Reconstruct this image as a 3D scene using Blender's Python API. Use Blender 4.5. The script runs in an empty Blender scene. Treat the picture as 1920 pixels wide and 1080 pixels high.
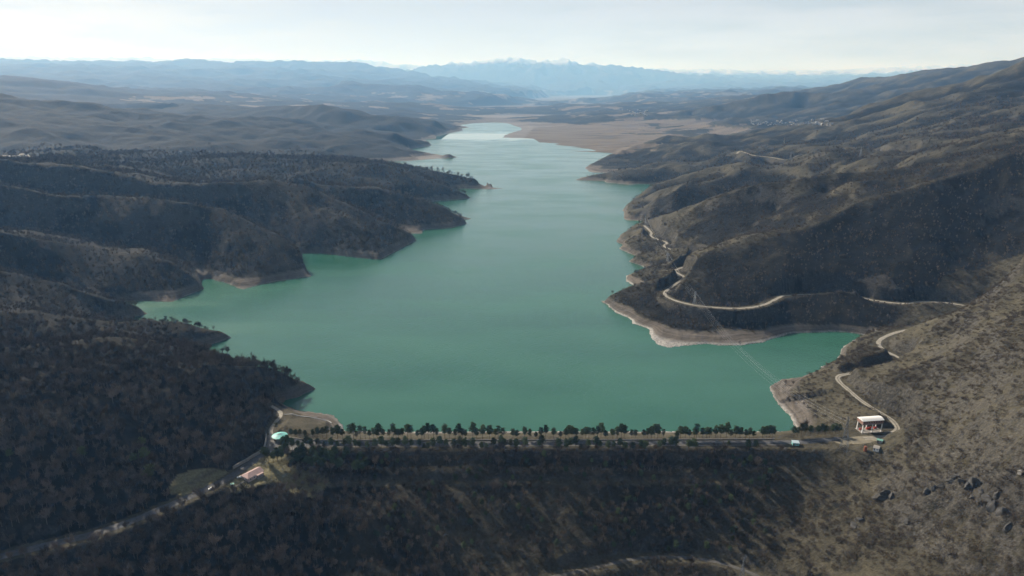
import bpy, math, random
import numpy as np
from mathutils import Vector, Matrix
R = math.radians
random.seed(7); rng = np.random.default_rng(11)
scn = bpy.context.scene
col = scn.collection

# ------------------------------------------------------------------ camera
H = 330.0; FPX = 1300.0; PITCH = math.atan(375/1300.0)
CP, SP = math.cos(PITCH), math.sin(PITCH)
cam_d = bpy.data.cameras.new('camera'); cam = bpy.data.objects.new('camera', cam_d); col.objects.link(cam)
cam.location = (0, 0, H); cam.rotation_euler = (math.pi/2 - PITCH, 0, 0)
cam_d.sensor_width = 36; cam_d.lens = 36*FPX/1920; cam_d.clip_start = 1; cam_d.clip_end = 200000
scn.camera = cam

# ------------------------------------------------------------------ light
SUN_EL, SUN_AZ = 32.0, 44.0         # azimuth to the left of straight ahead
sd = bpy.data.lights.new('sun', 'SUN'); so = bpy.data.objects.new('sun', sd); col.objects.link(so)
sd.energy = 5.0; sd.angle = R(0.53); sd.color = (1.0, 0.94, 0.85)
sdir = Vector((-math.sin(R(SUN_AZ))*math.cos(R(SUN_EL)), math.cos(R(SUN_AZ))*math.cos(R(SUN_EL)), math.sin(R(SUN_EL))))
so.rotation_euler = sdir.to_track_quat('Z', 'Y').to_euler(); so.location = (0, 0, 1000)
w = bpy.data.worlds.new('World'); scn.world = w; w.use_nodes = True
nt = w.node_tree; nt.nodes.clear()
N = nt.nodes.new; L = nt.links.new
sky = N('ShaderNodeTexSky'); sky.sky_type = 'NISHITA'; sky.sun_disc = False
sky.sun_elevation = R(SUN_EL); sky.sun_rotation = R(-SUN_AZ); sky.air_density = 1.0; sky.dust_density = 1.5
skm = N('ShaderNodeMixRGB'); skm.blend_type = 'MULTIPLY'; skm.inputs[0].default_value = 1; skm.inputs[2].default_value = (.05, .05, .05, 1)
L(sky.outputs[0], skm.inputs[1])
tc = N('ShaderNodeTexCoord'); sep = N('ShaderNodeSeparateXYZ'); L(tc.outputs['Generated'], sep.inputs[0])
mp = N('ShaderNodeMapping'); mp.inputs['Scale'].default_value = (2.2, 2.2, 16); L(tc.outputs['Generated'], mp.inputs[0])
n1 = N('ShaderNodeTexNoise'); n1.inputs['Scale'].default_value = 2.3; n1.inputs['Detail'].default_value = 7; n1.inputs['Roughness'].default_value = .55; L(mp.outputs[0], n1.inputs[0])
cr = N('ShaderNodeValToRGB'); cr.color_ramp.elements[0].position = .36; cr.color_ramp.elements[1].position = .60
cr.color_ramp.elements[0].color = (.58, .58, .58, 1); cr.color_ramp.elements[1].color = (.98, .98, .98, 1); L(n1.outputs[0], cr.inputs[0])
# thin high overcast, brightest low over the horizon
hr = N('ShaderNodeValToRGB'); hr.color_ramp.interpolation = 'EASE'
hr.color_ramp.elements[0].position = 0.0; hr.color_ramp.elements[0].color = (.47, .54, .61, 1)
hr.color_ramp.elements[1].position = 1.0; hr.color_ramp.elements[1].color = (.085, .087, .10, 1)
for p_, c_ in ((.035, (.47, .52, .57)), (.11, (.40, .42, .45)), (.30, (.255, .26, .275))):
    e = hr.color_ramp.elements.new(p_); e.color = c_ + (1,)
L(sep.outputs['Z'], hr.inputs[0])
mx = N('ShaderNodeMixRGB'); L(cr.outputs[0], mx.inputs[0]); L(skm.outputs[0], mx.inputs[1]); L(hr.outputs[0], mx.inputs[2])
bg = N('ShaderNodeBackground'); L(mx.outputs[0], bg.inputs[0]); bg.inputs[1].default_value = 1.0
wo = N('ShaderNodeOutputWorld'); L(bg.outputs[0], wo.inputs[0])
vs = scn.view_settings; vs.view_transform = 'Standard'; vs.look = 'None'; vs.gamma = 1; vs.exposure = .66; vs.use_curve_mapping = False
cy = scn.cycles; cy.use_denoising = True; cy.max_bounces = 5; cy.diffuse_bounces = 2; cy.glossy_bounces = 2
cy.volume_bounces = 2; cy.transmission_bounces = 2; cy.caustics_reflective = False; cy.caustics_refractive = False
HAZE_DENSITY = 4.1e-5

# ------------------------------------------------------------------ picture <-> world
def ray(px, py):
    a = (px-960)/FPX; b = (py-540)/FPX
    return np.array((a, CP - b*SP, -SP - b*CP))
def P(px, py, z):                   # point at height z seen at a pixel
    d = ray(px, py); return np.array((0, 0, H)) + d*((z-H)/d[2])
def PY(px, py, Y):                  # point at forward distance Y seen at a pixel
    d = ray(px, py); return np.array((0, 0, H)) + d*(Y/d[1])
def proj(x, y, z):
    zc = y*CP - (z-H)*SP; up = y*SP + (z-H)*CP
    zc = np.where(zc < 1, 1, zc)
    return 960 + FPX*x/zc, 540 - FPX*up/zc
def pts(s, mode):                   # 'px,py,v px,py,v' -> world
    o = []
    for t in s.split():
        a = [float(q) for q in t.split(',')]
        o.append(P(a[0], a[1], a[2] if len(a) > 2 else 0) if mode == 'z' else PY(a[0], a[1], farY(a[2])))
    return np.array(o)
def dens_line(p, step_rel=.003):
    out = []
    for a, b in zip(p[:-1], p[1:]):
        n = max(1, int(np.linalg.norm(b-a)/(step_rel*max(60, min(np.hypot(*a[:2]), np.hypot(*b[:2])))))); t = np.arange(n)[:, None]/n
        out.append(a + (b-a)*t)
    out.append(p[-1:]); return np.concatenate(out)
def pip(poly, x, y):
    ins = np.zeros(x.shape, bool); j = len(poly)-1
    for i in range(len(poly)):
        xi, yi = poly[i][:2]; xj, yj = poly[j][:2]
        if yi != yj:
            c = ((yi > y) != (yj > y)) & (x < (xj-xi)*(y-yi)/(yj-yi)+xi); ins ^= c
        j = i
    return ins

# gradient noise
_perm = rng.permutation(512); _ang = rng.random(512)*2*np.pi; _gx, _gy = np.cos(_ang), np.sin(_ang)
def gnoise(x, y):
    xi = np.floor(x).astype(np.int64); yi = np.floor(y).astype(np.int64); xf = x-xi; yf = y-yi
    u = xf*xf*xf*(xf*(xf*6-15)+10); v = yf*yf*yf*(yf*(yf*6-15)+10)
    def g(ix, iy, dx, dy):
        h = _perm[(_perm[ix & 511] + iy) & 511]; return _gx[h]*dx + _gy[h]*dy
    a = g(xi, yi, xf, yf); b = g(xi+1, yi, xf-1, yf); c = g(xi, yi+1, xf, yf-1); d = g(xi+1, yi+1, xf-1, yf-1)
    return ((a+(b-a)*u)*(1-v) + (c+(d-c)*u)*v)*1.5
def fbm(x, y, lam, oc, gain=.5, ridged=False):
    s = 0; a = 1; t = 0
    for k in range(oc):
        n = gnoise(x/lam+17.3*k, y/lam-9.1*k)
        s = s + a*((1-2*np.abs(n)) if ridged else n); t += a; a *= gain; lam *= .5
    return s/t

# ------------------------------------------------------------------ shoreline and relief, surveyed from the photograph
SHORE = """495,806 1490,796 1482,779 1467,766 1454,750 1443,725 1466,715 1502,711 1525,700 1549,696 1544,694 1538,687 1556,683 1571,682
1571,672 1575,659 1585,648 1601,638 1629,629 1596,624 1564,622 1520,624 1483,625 1431,642 1392,648 1353,648 1327,645 1291,648 1255,652 1234,647
1221,634 1218,617 1187,607 1182,598 1154,586 1139,572 1125,564 1143,565 1159,563 1187,548 1206,543 1187,535 1173,526 1174,517 1198,512
1220,506 1206,500 1178,490 1195,481 1161,467 1169,459 1155,453 1163,442 1182,429 1206,420 1213,416 1206,415 1176,414 1169,409 1172,399
1168,394 1190,375 1216,360 1237,346 1195,345 1185,347 1169,345 1135,342 1133,339 1078,338 1089,333 1130,330 1154,325 1107,323 1096,315
1117,305 1151,287 1062,283 1120,283 1105,279 1060,276 1098,277 1040,272 1048,269 1012,267 1000,260 967,259 940,258 954,250 975,244 977,240
954,232 933,229.6 892,231 860,234 880,239 862,241 871,244 840,250 815,256 819,260 795,261 809,273 781,278 767,279.5 771,283 860,295
819,298 765,302 711,302 651,303.5 672,307 740,310 784,316 860,345 948,354 922,355 852,353 838,356 884,371 862,374 814,377 799,381 830,394
852,404 887,410 868,413 875,419 846,428 795,430 792,438 754,438 780,448 776,453 713,487 673,484 602,475 565,475 565,489 559,494 570,505
585,518 516,528 467,540 456,544 430,533 395,523 380,524 376,530 381,542 337,560 322,567 275,564 232,565 200,572 280,588 230,598 200,603 250,610
434,633 400,645 365,657 350,663 447,676 425,685 410,700 592,728 560,745 517,753 535,760 560,770 590,773 625,778 640,795 648,809"""
SHORE = SHORE.replace('495,806', '1495,809', 1)
shore = pts(' '.join(t+',0' for t in SHORE.split()), 'z')
res_poly = shore.copy()             # closed along the dam's water line

RIDGES_Z = """594,727,0 554,722,6 529,708,19 499,697,31 456,693,45 419,689,58 380,690,66
447,676,0 430,671,10 394,664,26 357,658,44 292,649,62 197,642,75 109,647,82 0,653,88 -150,680,96
434,633,0 386,626,9 339,606,26 284,597,40 255,602,44 200,601,50 109,600,60 0,593,76 -150,585,90
280,588,0 245,574,13 212,562,25 162,547,42 100,532,58 37,521,72 0,514,80 -150,490,100
381,541,0 350,520,18 312,495,36 250,476,47 175,460,57 100,451,75 62,445,84 0,436,96 -150,425,110
585,518,0 563,480,22 533,453,42 467,417,70 417,393,87 333,383,100 233,370,105 117,363,117 0,343,138 -150,335,148
456,544,0 440,520,8 427,503,15 420,470,36 440,440,55
780,448,0 760,440,12 738,428,25 697,407,47 651,388,67 602,367,86 575,353,99 521,344,107 400,343,111 300,343,112 200,327,127 100,310,146 0,303,155 -150,300,165
713,487,0 697,455,21 680,425,43 640,410,54 600,395,66
875,419,0 846,399,24 830,390,33 814,383,41 738,364,65 711,356,74 657,352,80 602,345,85 540,335,97
884,371,0 857,360,17 825,348,36 778,325,67 711,311,88 643,306,95 521,300,100 440,297,108 360,303,104 300,306,100
948,354,0 911,339,20 873,334,27 806,322,46 770,322,62
860,295,0 846,290,14 808,283,30 767,279,40 725,275,46 662,271,58 600,268,66 500,262,90
809,273,0 800,265,22 767,259,50 735,254,68 683,245,98 652,248,90 600,256,66 540,250,90
200,290,95 150,278,135 110,285,120 60,298,90
1125,564,0 1165,553,14 1200,540,22 1240,530,34 1290,500,52 1335,471,70 1420,445,90 1484,437,100 1527,425,110 1560,408,121 1650,370,150 1760,340,180 1850,310,205 1920,290,221 2060,262,240
1173,522,0 1215,510,16 1260,500,30
1178,490,0 1215,480,15 1250,470,25 1300,470,42
1155,453,0 1182,437,14 1216,420,32 1273,401,70 1346,375,110 1424,352,138 1503,340,154 1563,330,165 1647,327,170 1713,317,180 1780,300,200 1847,272,225 1920,250,245 2060,215,280
1168,394,0 1200,372,28 1242,344,60 1294,328,90 1333,315,110 1360,312,115 1391,315,112 1438,314,115 1464,308,124 1490,297,140 1523,287,155 1570,281,165 1600,287,156 1640,290,160 1697,255,200 1773,250,210 1847,223,240 1920,197,280
1176,414,0 1215,385,38 1262,362,72 1300,340,92
1078,338,0 1130,328,12 1154,323,28 1190,319,38 1237,315,50 1281,307,60 1320,304,70 1360,293,90 1388,285,100 1450,276,112 1530,262,140
1096,315,0 1125,300,20 1151,288,34 1195,281,50 1281,275,70 1320,266,85 1385,257,105 1451,249,120 1534,243,140 1557,237,155"""
RIDGES_Y = """1557,237,3365 1580,223,3350 1613,205,3300 1663,188,3250 1727,170,3200 1780,162,3150 1833,153,3100 1863,140,3050 1897,123,3000 1920,112,3000 2060,60,3000
1540,246,2950 1580,242,2900 1663,223,2800 1713,210,2700 1780,200,2600 1863,193,2500 1980,170,2500
-150,165,3900 0,175,3900 33,185,3900 83,190,3950 133,193,4000 200,207,4000 283,215,4050 367,218,4100 467,230,4200
0,214,3500 120,222,3450 250,240,3400 330,262,3250
180,232,3800 300,243,3700 420,262,3500 500,280,3300
330,226,4000 430,243,3900 560,262,3700 567,238,4300
150,195,6500 267,193,6500 333,193,6400 427,198,6200 467,202,6100 540,198,5900 567,200,5700 603,196,5500 652,208,5300 690,218,5300 714,219,5300 742,218,5300 758,223,5250 787,234,5200 821,247,5120
-150,143,7500 0,145,7500 33,145,7500 67,150,7450 133,163,7400 167,168,7350 213,183,7300 260,192,7200
-200,124,15000 0,120,15000 33,119,15000 80,122,15000 107,123,15000 140,119,15000 200,117,15000 252,121,15000 300,116,15000 360,115,15000 398,114,15000 430,120,15000 467,123,15000 520,119,15000 560,117,15000 640,117,15000 690,120,14800 720,133,14500 783,145,14000 840,155,13000 907,167,12000 940,177,11500 975,187,11000
640,152,10500 700,160,10200 760,172,9800 840,185,9400 900,196,9000
700,192,8200 760,196,8000 830,204,7900
500,165,9800 420,175,9300
925,119,24800 905,140,22500 880,158,20500
973,112,24800 985,138,22300 970,158,20200
1063,114,24800 1080,140,22500 1110,160,20000
1173,131,24800 1190,146,22500 1215,160,20500
830,126,24800 815,140,22500 800,150,20500
1000,190,12000 1060,178,15000 1140,168,19000 1220,160,22000
773,137,25000 807,128,25000 847,122,25000 890,124,25000 917,117,25000 925,119,25000 940,116,25000 973,112,25000 993,120,25000 1030,123,25000 1037,119,25000 1063,114,25000 1087,120,25000 1100,125,25000 1127,124,25000 1173,131,25000 1207,133,25000 1240,137,25000 1273,142,25000 1330,147,24500 1380,152,24000 1447,157,23000 1490,165,22000
600,119,33000 690,117,33000 717,121,33000 740,123,33000 767,127,33000 790,132,33000 830,136,33000 1200,134,33000 1280,137,33000 1340,134,33000 1380,138,33000 1447,142,33000 1480,138,33000 1547,138,33000 1580,137,33000 1607,142,33000 1633,138,33000 1660,130,33000 1677,132,33000 1687,138,33000 1713,132,33000 1747,133,33000 1850,125,33000 2000,120,33000
-200,112,33000 200,114,33000 240,112,33000 290,115,33000 340,117,33000 450,116,33000 560,118,33000
1300,206,7000 1347,197,6900 1413,182,6800 1447,173,6700 1487,171,6600 1547,176,6400 1620,178,6000
1537,170,7600 1553,160,7600 1580,158,7500 1613,147,7400 1657,147,7200 1707,137,6900 1767,128,6500 1800,129,6300 1827,122,6100 1863,115,5900 1893,115,5700 1940,100,5500 2060,80,5300
1418,178,10000 1450,170,10200 1500,172,10000
1130,198,8600 1180,193,8800 1240,194,8800 1280,197,8600
1005,222,7700 1060,213,7500 1110,208,7400 1150,211,7300 1170,216,7200
978,238,6800 1000,233,6650 1030,233,6500 1060,238,6400"""
# spot heights: valleys, flats, shelves
SPOTS_Z = """20,295,70 60,296,68 250,303,55 320,304,50 280,306,52 560,290,40 620,292,20 500,310,95
1060,262,4 1130,262,9 1200,250,14 1280,262,10 1200,276,5 1330,250,18 1400,235,22 1500,232,24 1560,222,30 1300,235,20 1450,226,24 1120,270,3 1240,235,18 1100,240,12 1060,245,8
1300,226,26 1357,232,24 1500,222,40
1090,222,40 1240,208,70 1200,214,58 1150,200,80 1290,203,80
1590,174,150
870,250,3 850,236,5 700,200,30 760,212,26 840,226,12 600,192,60 560,186,80 640,186,70 930,222,6 900,215,20 960,205,50 1030,205,60 1050,195,90
1740,558,33 1790,500,66 1850,450,102 1920,410,132
1405,437,64 1353,465,42 1450,408,88 1550,380,120 1700,345,160
1391,320,84 1430,345,92 1300,365,48 1250,395,22
1600,762,14.5 1622,784,14.8 1560,770,10 1540,740,9 1600,800,14 1560,800,11 1500,760,6 1520,725,9 1640,790,15 1530,780,8 1575,745,13
550,930,6 480,900,11 520,880,11 560,910,6
530,790,13 580,785,9 610,795,10 510,770,10"""
BREAKS_Z = """1920,480,136 1920,560,127 1920,640,112 1920,720,98 1920,800,84 1920,900,64 1920,1000,40 1920,1080,20
2050,600,150 2050,800,110 2050,1000,60
1850,562,38 1815,563,36 1764,556,35
1712,616,31 1782,609,30 1837,607,24 1870,604,26
1800,640,62 1780,720,60 1740,800,34 1700,870,14 1650,900,0 1600,960,-14 1500,1000,-28
1720,690,42 1740,720,48 1850,760,74 1860,880,58 1800,900,40 1780,980,20 1700,1060,-16
0,900,38 150,860,36 300,820,36 420,790,34 450,740,34
0,780,70 150,760,62 300,740,56
0,1080,2 150,1050,4 300,1000,2 450,1000,-4 600,960,-4
300,1080,-12 450,1080,-20 600,1080,-30 700,1080,-36
555,826,15 650,826,15 800,826,15 1000,825.5,15 1200,825,15 1400,824,15 1500,820,15 1600,806,15
520,842,15 600,842,15 700,840,15 1000,839,15 1300,838,15 1480,838,15 1560,833,15
590,905,-3 700,905,-3 900,904,-3 1100,903,-3 1300,902,-3 1430,900,-3
650,912,-3.5 900,911,-3.5 1100,910,-3.5 1430,907,-3.5
820,1080,-38 1000,1075,-38 1100,1065,-38 1200,1046,-36 1300,1046,-36 1360,1056,-36 1420,1078,-37
900,1200,-60 1200,1200,-62 1500,1200,-55
0,514,80 37,521,72
1629,629,0 1660,624,6 1700,612,12"""
# hidden valley floors behind the near ridges (world x, y, z)
VALLEYS = [[(495, 908, 1), (560, 905, 8), (610, 912, 18), (650, 925, 26)],
           [(-300, 836, 0), (-380, 790, 12), (-470, 720, 34), (-560, 660, 60)],
           [(-390, 952, 0), (-480, 900, 14), (-580, 850, 36)],
           [(-600, 1050, 6), (-690, 1040, 22), (-800, 1010, 36)],
           [(-560, 1215, 4), (-700, 1290, 34), (-880, 1290, 55), (-1050, 1280, 66)],
           [(-450, 1420, 4), (-560, 1490, 30), (-720, 1520, 52), (-950, 1540, 64), (-1200, 1540, 74)],
           [(-260, 1640, 3), (-360, 1700, 32), (-520, 1760, 58), (-800, 1790, 72)],
           [(-280, 2060, 4), (-400, 2020, 30), (-600, 2020, 50), (-900, 1960, 70)],
           [(250, 1250, 3), (300, 1240, 14)],
           [(330, 1740, 2), (420, 1690, 22), (560, 1620, 60), (760, 1600, 100)],
           [(520, 2350, 2), (640, 2280, 26), (860, 2250, 70), (1100, 2300, 110)],
           [(500, 2850, 2), (700, 2850, 30), (1000, 2900, 60), (1300, 2750, 100)],
           [(-3200, 5700, 160), (-2300, 5600, 120), (-1500, 5200, 90), (-700, 4900, 40)],
           [(-3500, 6300, 130), (-2000, 6500, 90), (-1200, 6400, 50)],
           [(-6000, 9500, 160), (-3500, 9300, 130), (-1500, 9300, 90)],
           [(-6000, 18500, 250), (-500, 19500, 250)],
           [(-12000, 29000, 500), (0, 29000, 500), (12000, 28500, 450)],
           [(-12000, 24000, 500), (-6000, 24000, 400)],
           [(2500, 12000, 80), (5500, 15000, 130), (8500, 16000, 200)],
           [(0, 9800, 60), (1500, 10500, 70), (-600, 8800, 40)],
           [(1200, 4200, 8), (1700, 4600, 14)],
           [(3000, 4300, 90), (2600, 4500, 50)]]

dT = .004; T0, T1 = -R(57), R(57); V0, V1 = math.log(150), math.log(76000)
def farY(Y): return Y if Y < 7000 else 7000+(Y-7000)*2.9 if Y < 15000 else 30200+(Y-15000)*1.15
lines = []
STEEP = {3: .5, 4: .55, 5: .58, 6: .55, 7: .58, 8: .55, 9: .55, 10: .5}
def resteepen(blk, s_):
    out = []
    for t in blk.split():
        px, py, z = [float(q) for q in t.split(',')]; d = ray(px, py); tn = -d[2]/d[1]; Y_ = (H-z)/tn; Y0 = Y_-z/.38; Yn = (H+s_*Y0)/(tn+s_)
        out.append(PY(px, py, Yn))
    return np.array(out)
for k_, blk in enumerate(RIDGES_Z.split('\n')): lines.append(dens_line(resteepen(blk, STEEP[k_]) if k_ in STEEP else pts(blk, 'z')))
for blk in BREAKS_Z.split('\n'): lines.append(dens_line(pts(blk, 'z')))
for blk in RIDGES_Y.split('\n'): lines.append(dens_line(pts(blk, 'Y')))
for v in VALLEYS: lines.append(dens_line(np.array([(x*farY(y)/y, farY(y), z*farY(y)/y) for x, y, z in v], float)))
lines.append(pts(SPOTS_Z, 'z'))
cons = np.concatenate(lines)
shl = dens_line(np.vstack([shore, shore[:1]]))
cr_, ct_ = np.log(np.hypot(cons[:, 0], cons[:, 1])), np.arctan2(cons[:, 0], cons[:, 1])
sr_, st_ = np.log(np.hypot(shl[:, 0], shl[:, 1])), np.arctan2(shl[:, 0], shl[:, 1])

def big_noise(x, y):
    r = np.hypot(x, y)
    m = np.clip((r-6000)/6000, 0, 1)
    near = fbm(x, y, 420, 3)*18*np.clip((r-650)/600, 0, 1)
    rd_ = fbm(x-900, y+300, 430, 3, .5, True)-.1
    near = near + rd_*(36*np.clip((x+100)/300, 0, 1)*np.clip((y-950)/300, 0, 1) + 20*np.clip((-x-150)/200, 0, 1)*np.clip((y-900)/300, 0, 1))
    near = near + (fbm(x+700, y, 800, 3, .5, True)-.1)*50*np.clip((r-2500)/700, 0, 1)
    far = fbm(x, y, 3200, 4, .5, True)*np.clip(r/110, 0, 330)*.9+fbm(x, y+5000, 1300, 3, .5, True)*np.clip(r/220, 0, 120)
    return near*(1-m)+far*m
def solve():
    z = None
    lev = [32, 16, 8, 4, 2, 1]; its = [500, 350, 220, 140, 80, 50]
    for l, it in zip(lev, its):
        h = dT*l; nt_, nv = int((T1-T0)/h)+1, int((V1-V0)/h)+1
        th = T0+h*np.arange(nt_); vv = V0+h*np.arange(nv)
        TT, VV = np.meshgrid(th, vv); X = np.exp(VV)*np.sin(TT); Y = np.exp(VV)*np.cos(TT)
        if z is None: z = np.full((nv, nt_), 50.0)
        else:
            iv = np.clip((vv-V0)/(2*h), 0, z.shape[0]-1.001); it_ = np.clip((th-T0)/(2*h), 0, z.shape[1]-1.001)
            a, b = np.meshgrid(it_, iv); ai, bi = a.astype(int), b.astype(int); af, bf = a-ai, b-bi
            z = (z[bi, ai]*(1-af)+z[bi, ai+1]*af)*(1-bf)+(z[bi+1, ai]*(1-af)+z[bi+1, ai+1]*af)*bf
        S = np.zeros(z.shape); C = np.zeros(z.shape)
        zz = cons[:, 2]-big_noise(cons[:, 0], cons[:, 1])*np.clip(cons[:, 2]/25, 0, 1)
        i = np.round((cr_-V0)/h).astype(int); j = np.round((ct_-T0)/h).astype(int); ok = (i >= 0) & (i < nv) & (j >= 0) & (j < nt_)
        np.add.at(S, (i[ok], j[ok]), zz[ok]); np.add.at(C, (i[ok], j[ok]), 1)
        S2 = np.zeros(z.shape)
        i = np.round((sr_-V0)/h).astype(int); j = np.round((st_-T0)/h).astype(int)
        wm = pip(res_poly, X, Y)
        fix = C > 0; val = np.where(fix, S/np.maximum(C, 1), 0)
        sm = np.zeros(z.shape, bool); ok = (i >= 0) & (i < nv) & (j >= 0) & (j < nt_); sm[i[ok], j[ok]] = True
        er = wm.copy()
        k = 1
        for _ in range(k):
            er = er & np.roll(er, 1, 0) & np.roll(er, -1, 0) & np.roll(er, 1, 1) & np.roll(er, -1, 1)
        deep = er & ~sm
        val = np.where(deep, -7, val); fix = fix | deep
        val = np.where(sm, 0, val); fix = fix | sm
        for _ in range(it):
            p = np.pad(z, 1, mode='edge')
            z = .25*(p[:-2, 1:-1]+p[2:, 1:-1]+p[1:-1, :-2]+p[1:-1, 2:]); z[fix] = val[fix]
    return z, wm, X, Y
zb, WM, GX, GY = solve()
# slopes worn smooth between the survey lines
sm_ = ((GX > 300) & (GY < 760) | (GY < 560) | ((GX > 450) & (GY < 760))).astype(float)*(~WM)
for _ in range(20): sm_ = (sm_+np.roll(sm_, 1, 0)+np.roll(sm_, -1, 0)+np.roll(sm_, 1, 1)+np.roll(sm_, -1, 1))/5
zs_ = zb.copy()
for _ in range(160):
    q_ = np.pad(zs_, 1, mode='edge'); zs_ = (zs_+q_[:-2, 1:-1]+q_[2:, 1:-1]+q_[1:-1, :-2]+q_[1:-1, 2:])/5
shz = np.clip(zb/14, 0, 1) if 0 else np.where(GY > 600, np.clip(zb/14, 0, 1), 1)
zb = zb+(zs_-zb)*sm_*shz
zb = np.where(WM, zb, np.maximum(zb, np.where(GY > 620, .0, -1e3)))

# final grid: finer across than along
ct = np.arange(T0, T1, .0024)
rv = [V0]
while rv[-1] < V1-.02:
    r_ = math.exp(rv[-1]); rv.append(rv[-1]+(.0036 if r_ < 1300 else .0046 if r_ < 5200 else .0075))
rv = np.array(rv)
def samp(arr, v, t):
    iv = np.clip((v-V0)/dT, 0, arr.shape[0]-1.001); it_ = np.clip((t-T0)/dT, 0, arr.shape[1]-1.001)
    ai, bi = it_.astype(int), iv.astype(int); af, bf = it_-ai, iv-bi
    return (arr[bi, ai]*(1-af)+arr[bi, ai+1]*af)*(1-bf)+(arr[bi+1, ai]*(1-af)+arr[bi+1, ai+1]*af)*bf
TT, VV = np.meshgrid(ct, rv); RR = np.exp(VV); X = RR*np.sin(TT); Y = RR*np.cos(TT)
Z = samp(zb, VV, TT)
wat = samp(WM.astype(float), VV, TT)
# the picture co-ordinates of the ground, for land-cover zones surveyed from the photograph
land = np.clip(Z/25, 0, 1)*(wat < .5)
lake_side = np.where((Y > 612), 1.0, 0.0)
Z = Z + big_noise(X, Y)*land
nearw = np.clip((1500-RR)/700, 0, 1)
rough_zone = np.clip(np.abs(Z)/14, 0, 1)*(wat < .5)
_px, _py = proj(X, Y, Z)
spit = pip(np.array([[1440, 728], [1466, 712], [1560, 698], [1580, 712], [1625, 748], [1690, 795], [1690, 812], [1485, 806]]), _px, _py) & (Y < 800)
rough_zone = np.where(spit, .15, rough_zone)
Z = Z + (fbm(X+400, Y, 210, 3, .5, True)-.1)*10.5*rough_zone*np.clip((RR-420)/400, .35, 1)*np.clip((9000-RR)/4000, 0, 1)
Z = Z + 0*rough_zone*np.clip(Z/50, 0, 1)*np.clip((X+100)/300, 0, 1)*np.clip((Y-1000)/300, 0, 1)*np.clip((9000-RR)/4000, 0, 1)
Z = Z + fbm(X, Y+900, 34, 3)*2.2*rough_zone*np.clip((2600-RR)/800, 0, 1)
Z = Z + fbm(X, Y, 900, 6, .62, True)*np.clip((RR-7000)/5000, 0, 1)*34*np.clip(Z/150, 0, 1.6)
Z = Z + (fbm(X+9000, Y, 1500, 6, .62, True)-.15)*np.clip((RR-35500)/4000, 0, 1)*340*np.clip((Z-500)/800, 0, 1)
Z = Z + np.where((wat < .5) & (Y > 690) & (RR < 9000) & (Z > 0), (4.5+2.5*fbm(X, Y, 60, 3))*(Z/7)*np.exp(1-np.clip(Z, 0, 200)/7), 0)
nr_ = np.clip((X-250)/60, 0, 1)*np.clip((830-Y)/100, 0, 1)*rough_zone
Z = Z + nr_*((fbm(X, Y+200, 95, 4, .55, True)-.1)*8+(fbm(X+50, Y, 24, 3, .6, True)-.1)*2.4)
Z = np.where((wat < .5) & (Z < .15) & (Y > 615), .15, Z)
PX, PYY = proj(X, Y, Z)

# flat shelves
def flatten_poly(poly, z0, soft):
    global Z
    cx, cy_ = poly[:, 0].mean(), poly[:, 1].mean(); rad = np.hypot(poly[:, 0]-cx, poly[:, 1]-cy_).max()+soft*2
    m = (np.abs(X-cx) < rad) & (np.abs(Y-cy_) < rad); ii = np.nonzero(m); x, y = X[ii], Y[ii]
    d = np.full(x.shape, 1e9); q = np.vstack([poly, poly[:1]])
    for a, b in zip(q[:-1], q[1:]):
        ab = b[:2]-a[:2]; t = np.clip(((x-a[0])*ab[0]+(y-a[1])*ab[1])/(ab@ab+1e-9), 0, 1)
        d = np.minimum(d, np.hypot(x-a[0]-t*ab[0], y-a[1]-t*ab[1]))
    d[pip(poly, x, y)] = 0
    k = 1-np.clip(d/soft, 0, 1); k = k*k*(3-2*k); Z[ii] = Z[ii]*(1-k)+z0*k
CREST = 15.0
flatten_poly(pts('560,825,15 800,825,15 1200,824.5,15 1480,823,15 1600,804,15 1680,800,15 1690,826,15 1560,838,15 1480,839.5,15 1000,840,15 600,842,15 505,860,15 496,840,15 503,812,15 545,815,15', 'z'), CREST, 9)
flatten_poly(pts('600,905,-3 1430,901,-3 1430,905,-3 600,909,-3', 'z'), -3, 4)
flatten_poly(pts('428,905,12 452,885,12 480,870,12 502,880,12 490,905,12 462,912,12 435,918,12', 'z'), 12, 9)

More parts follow.
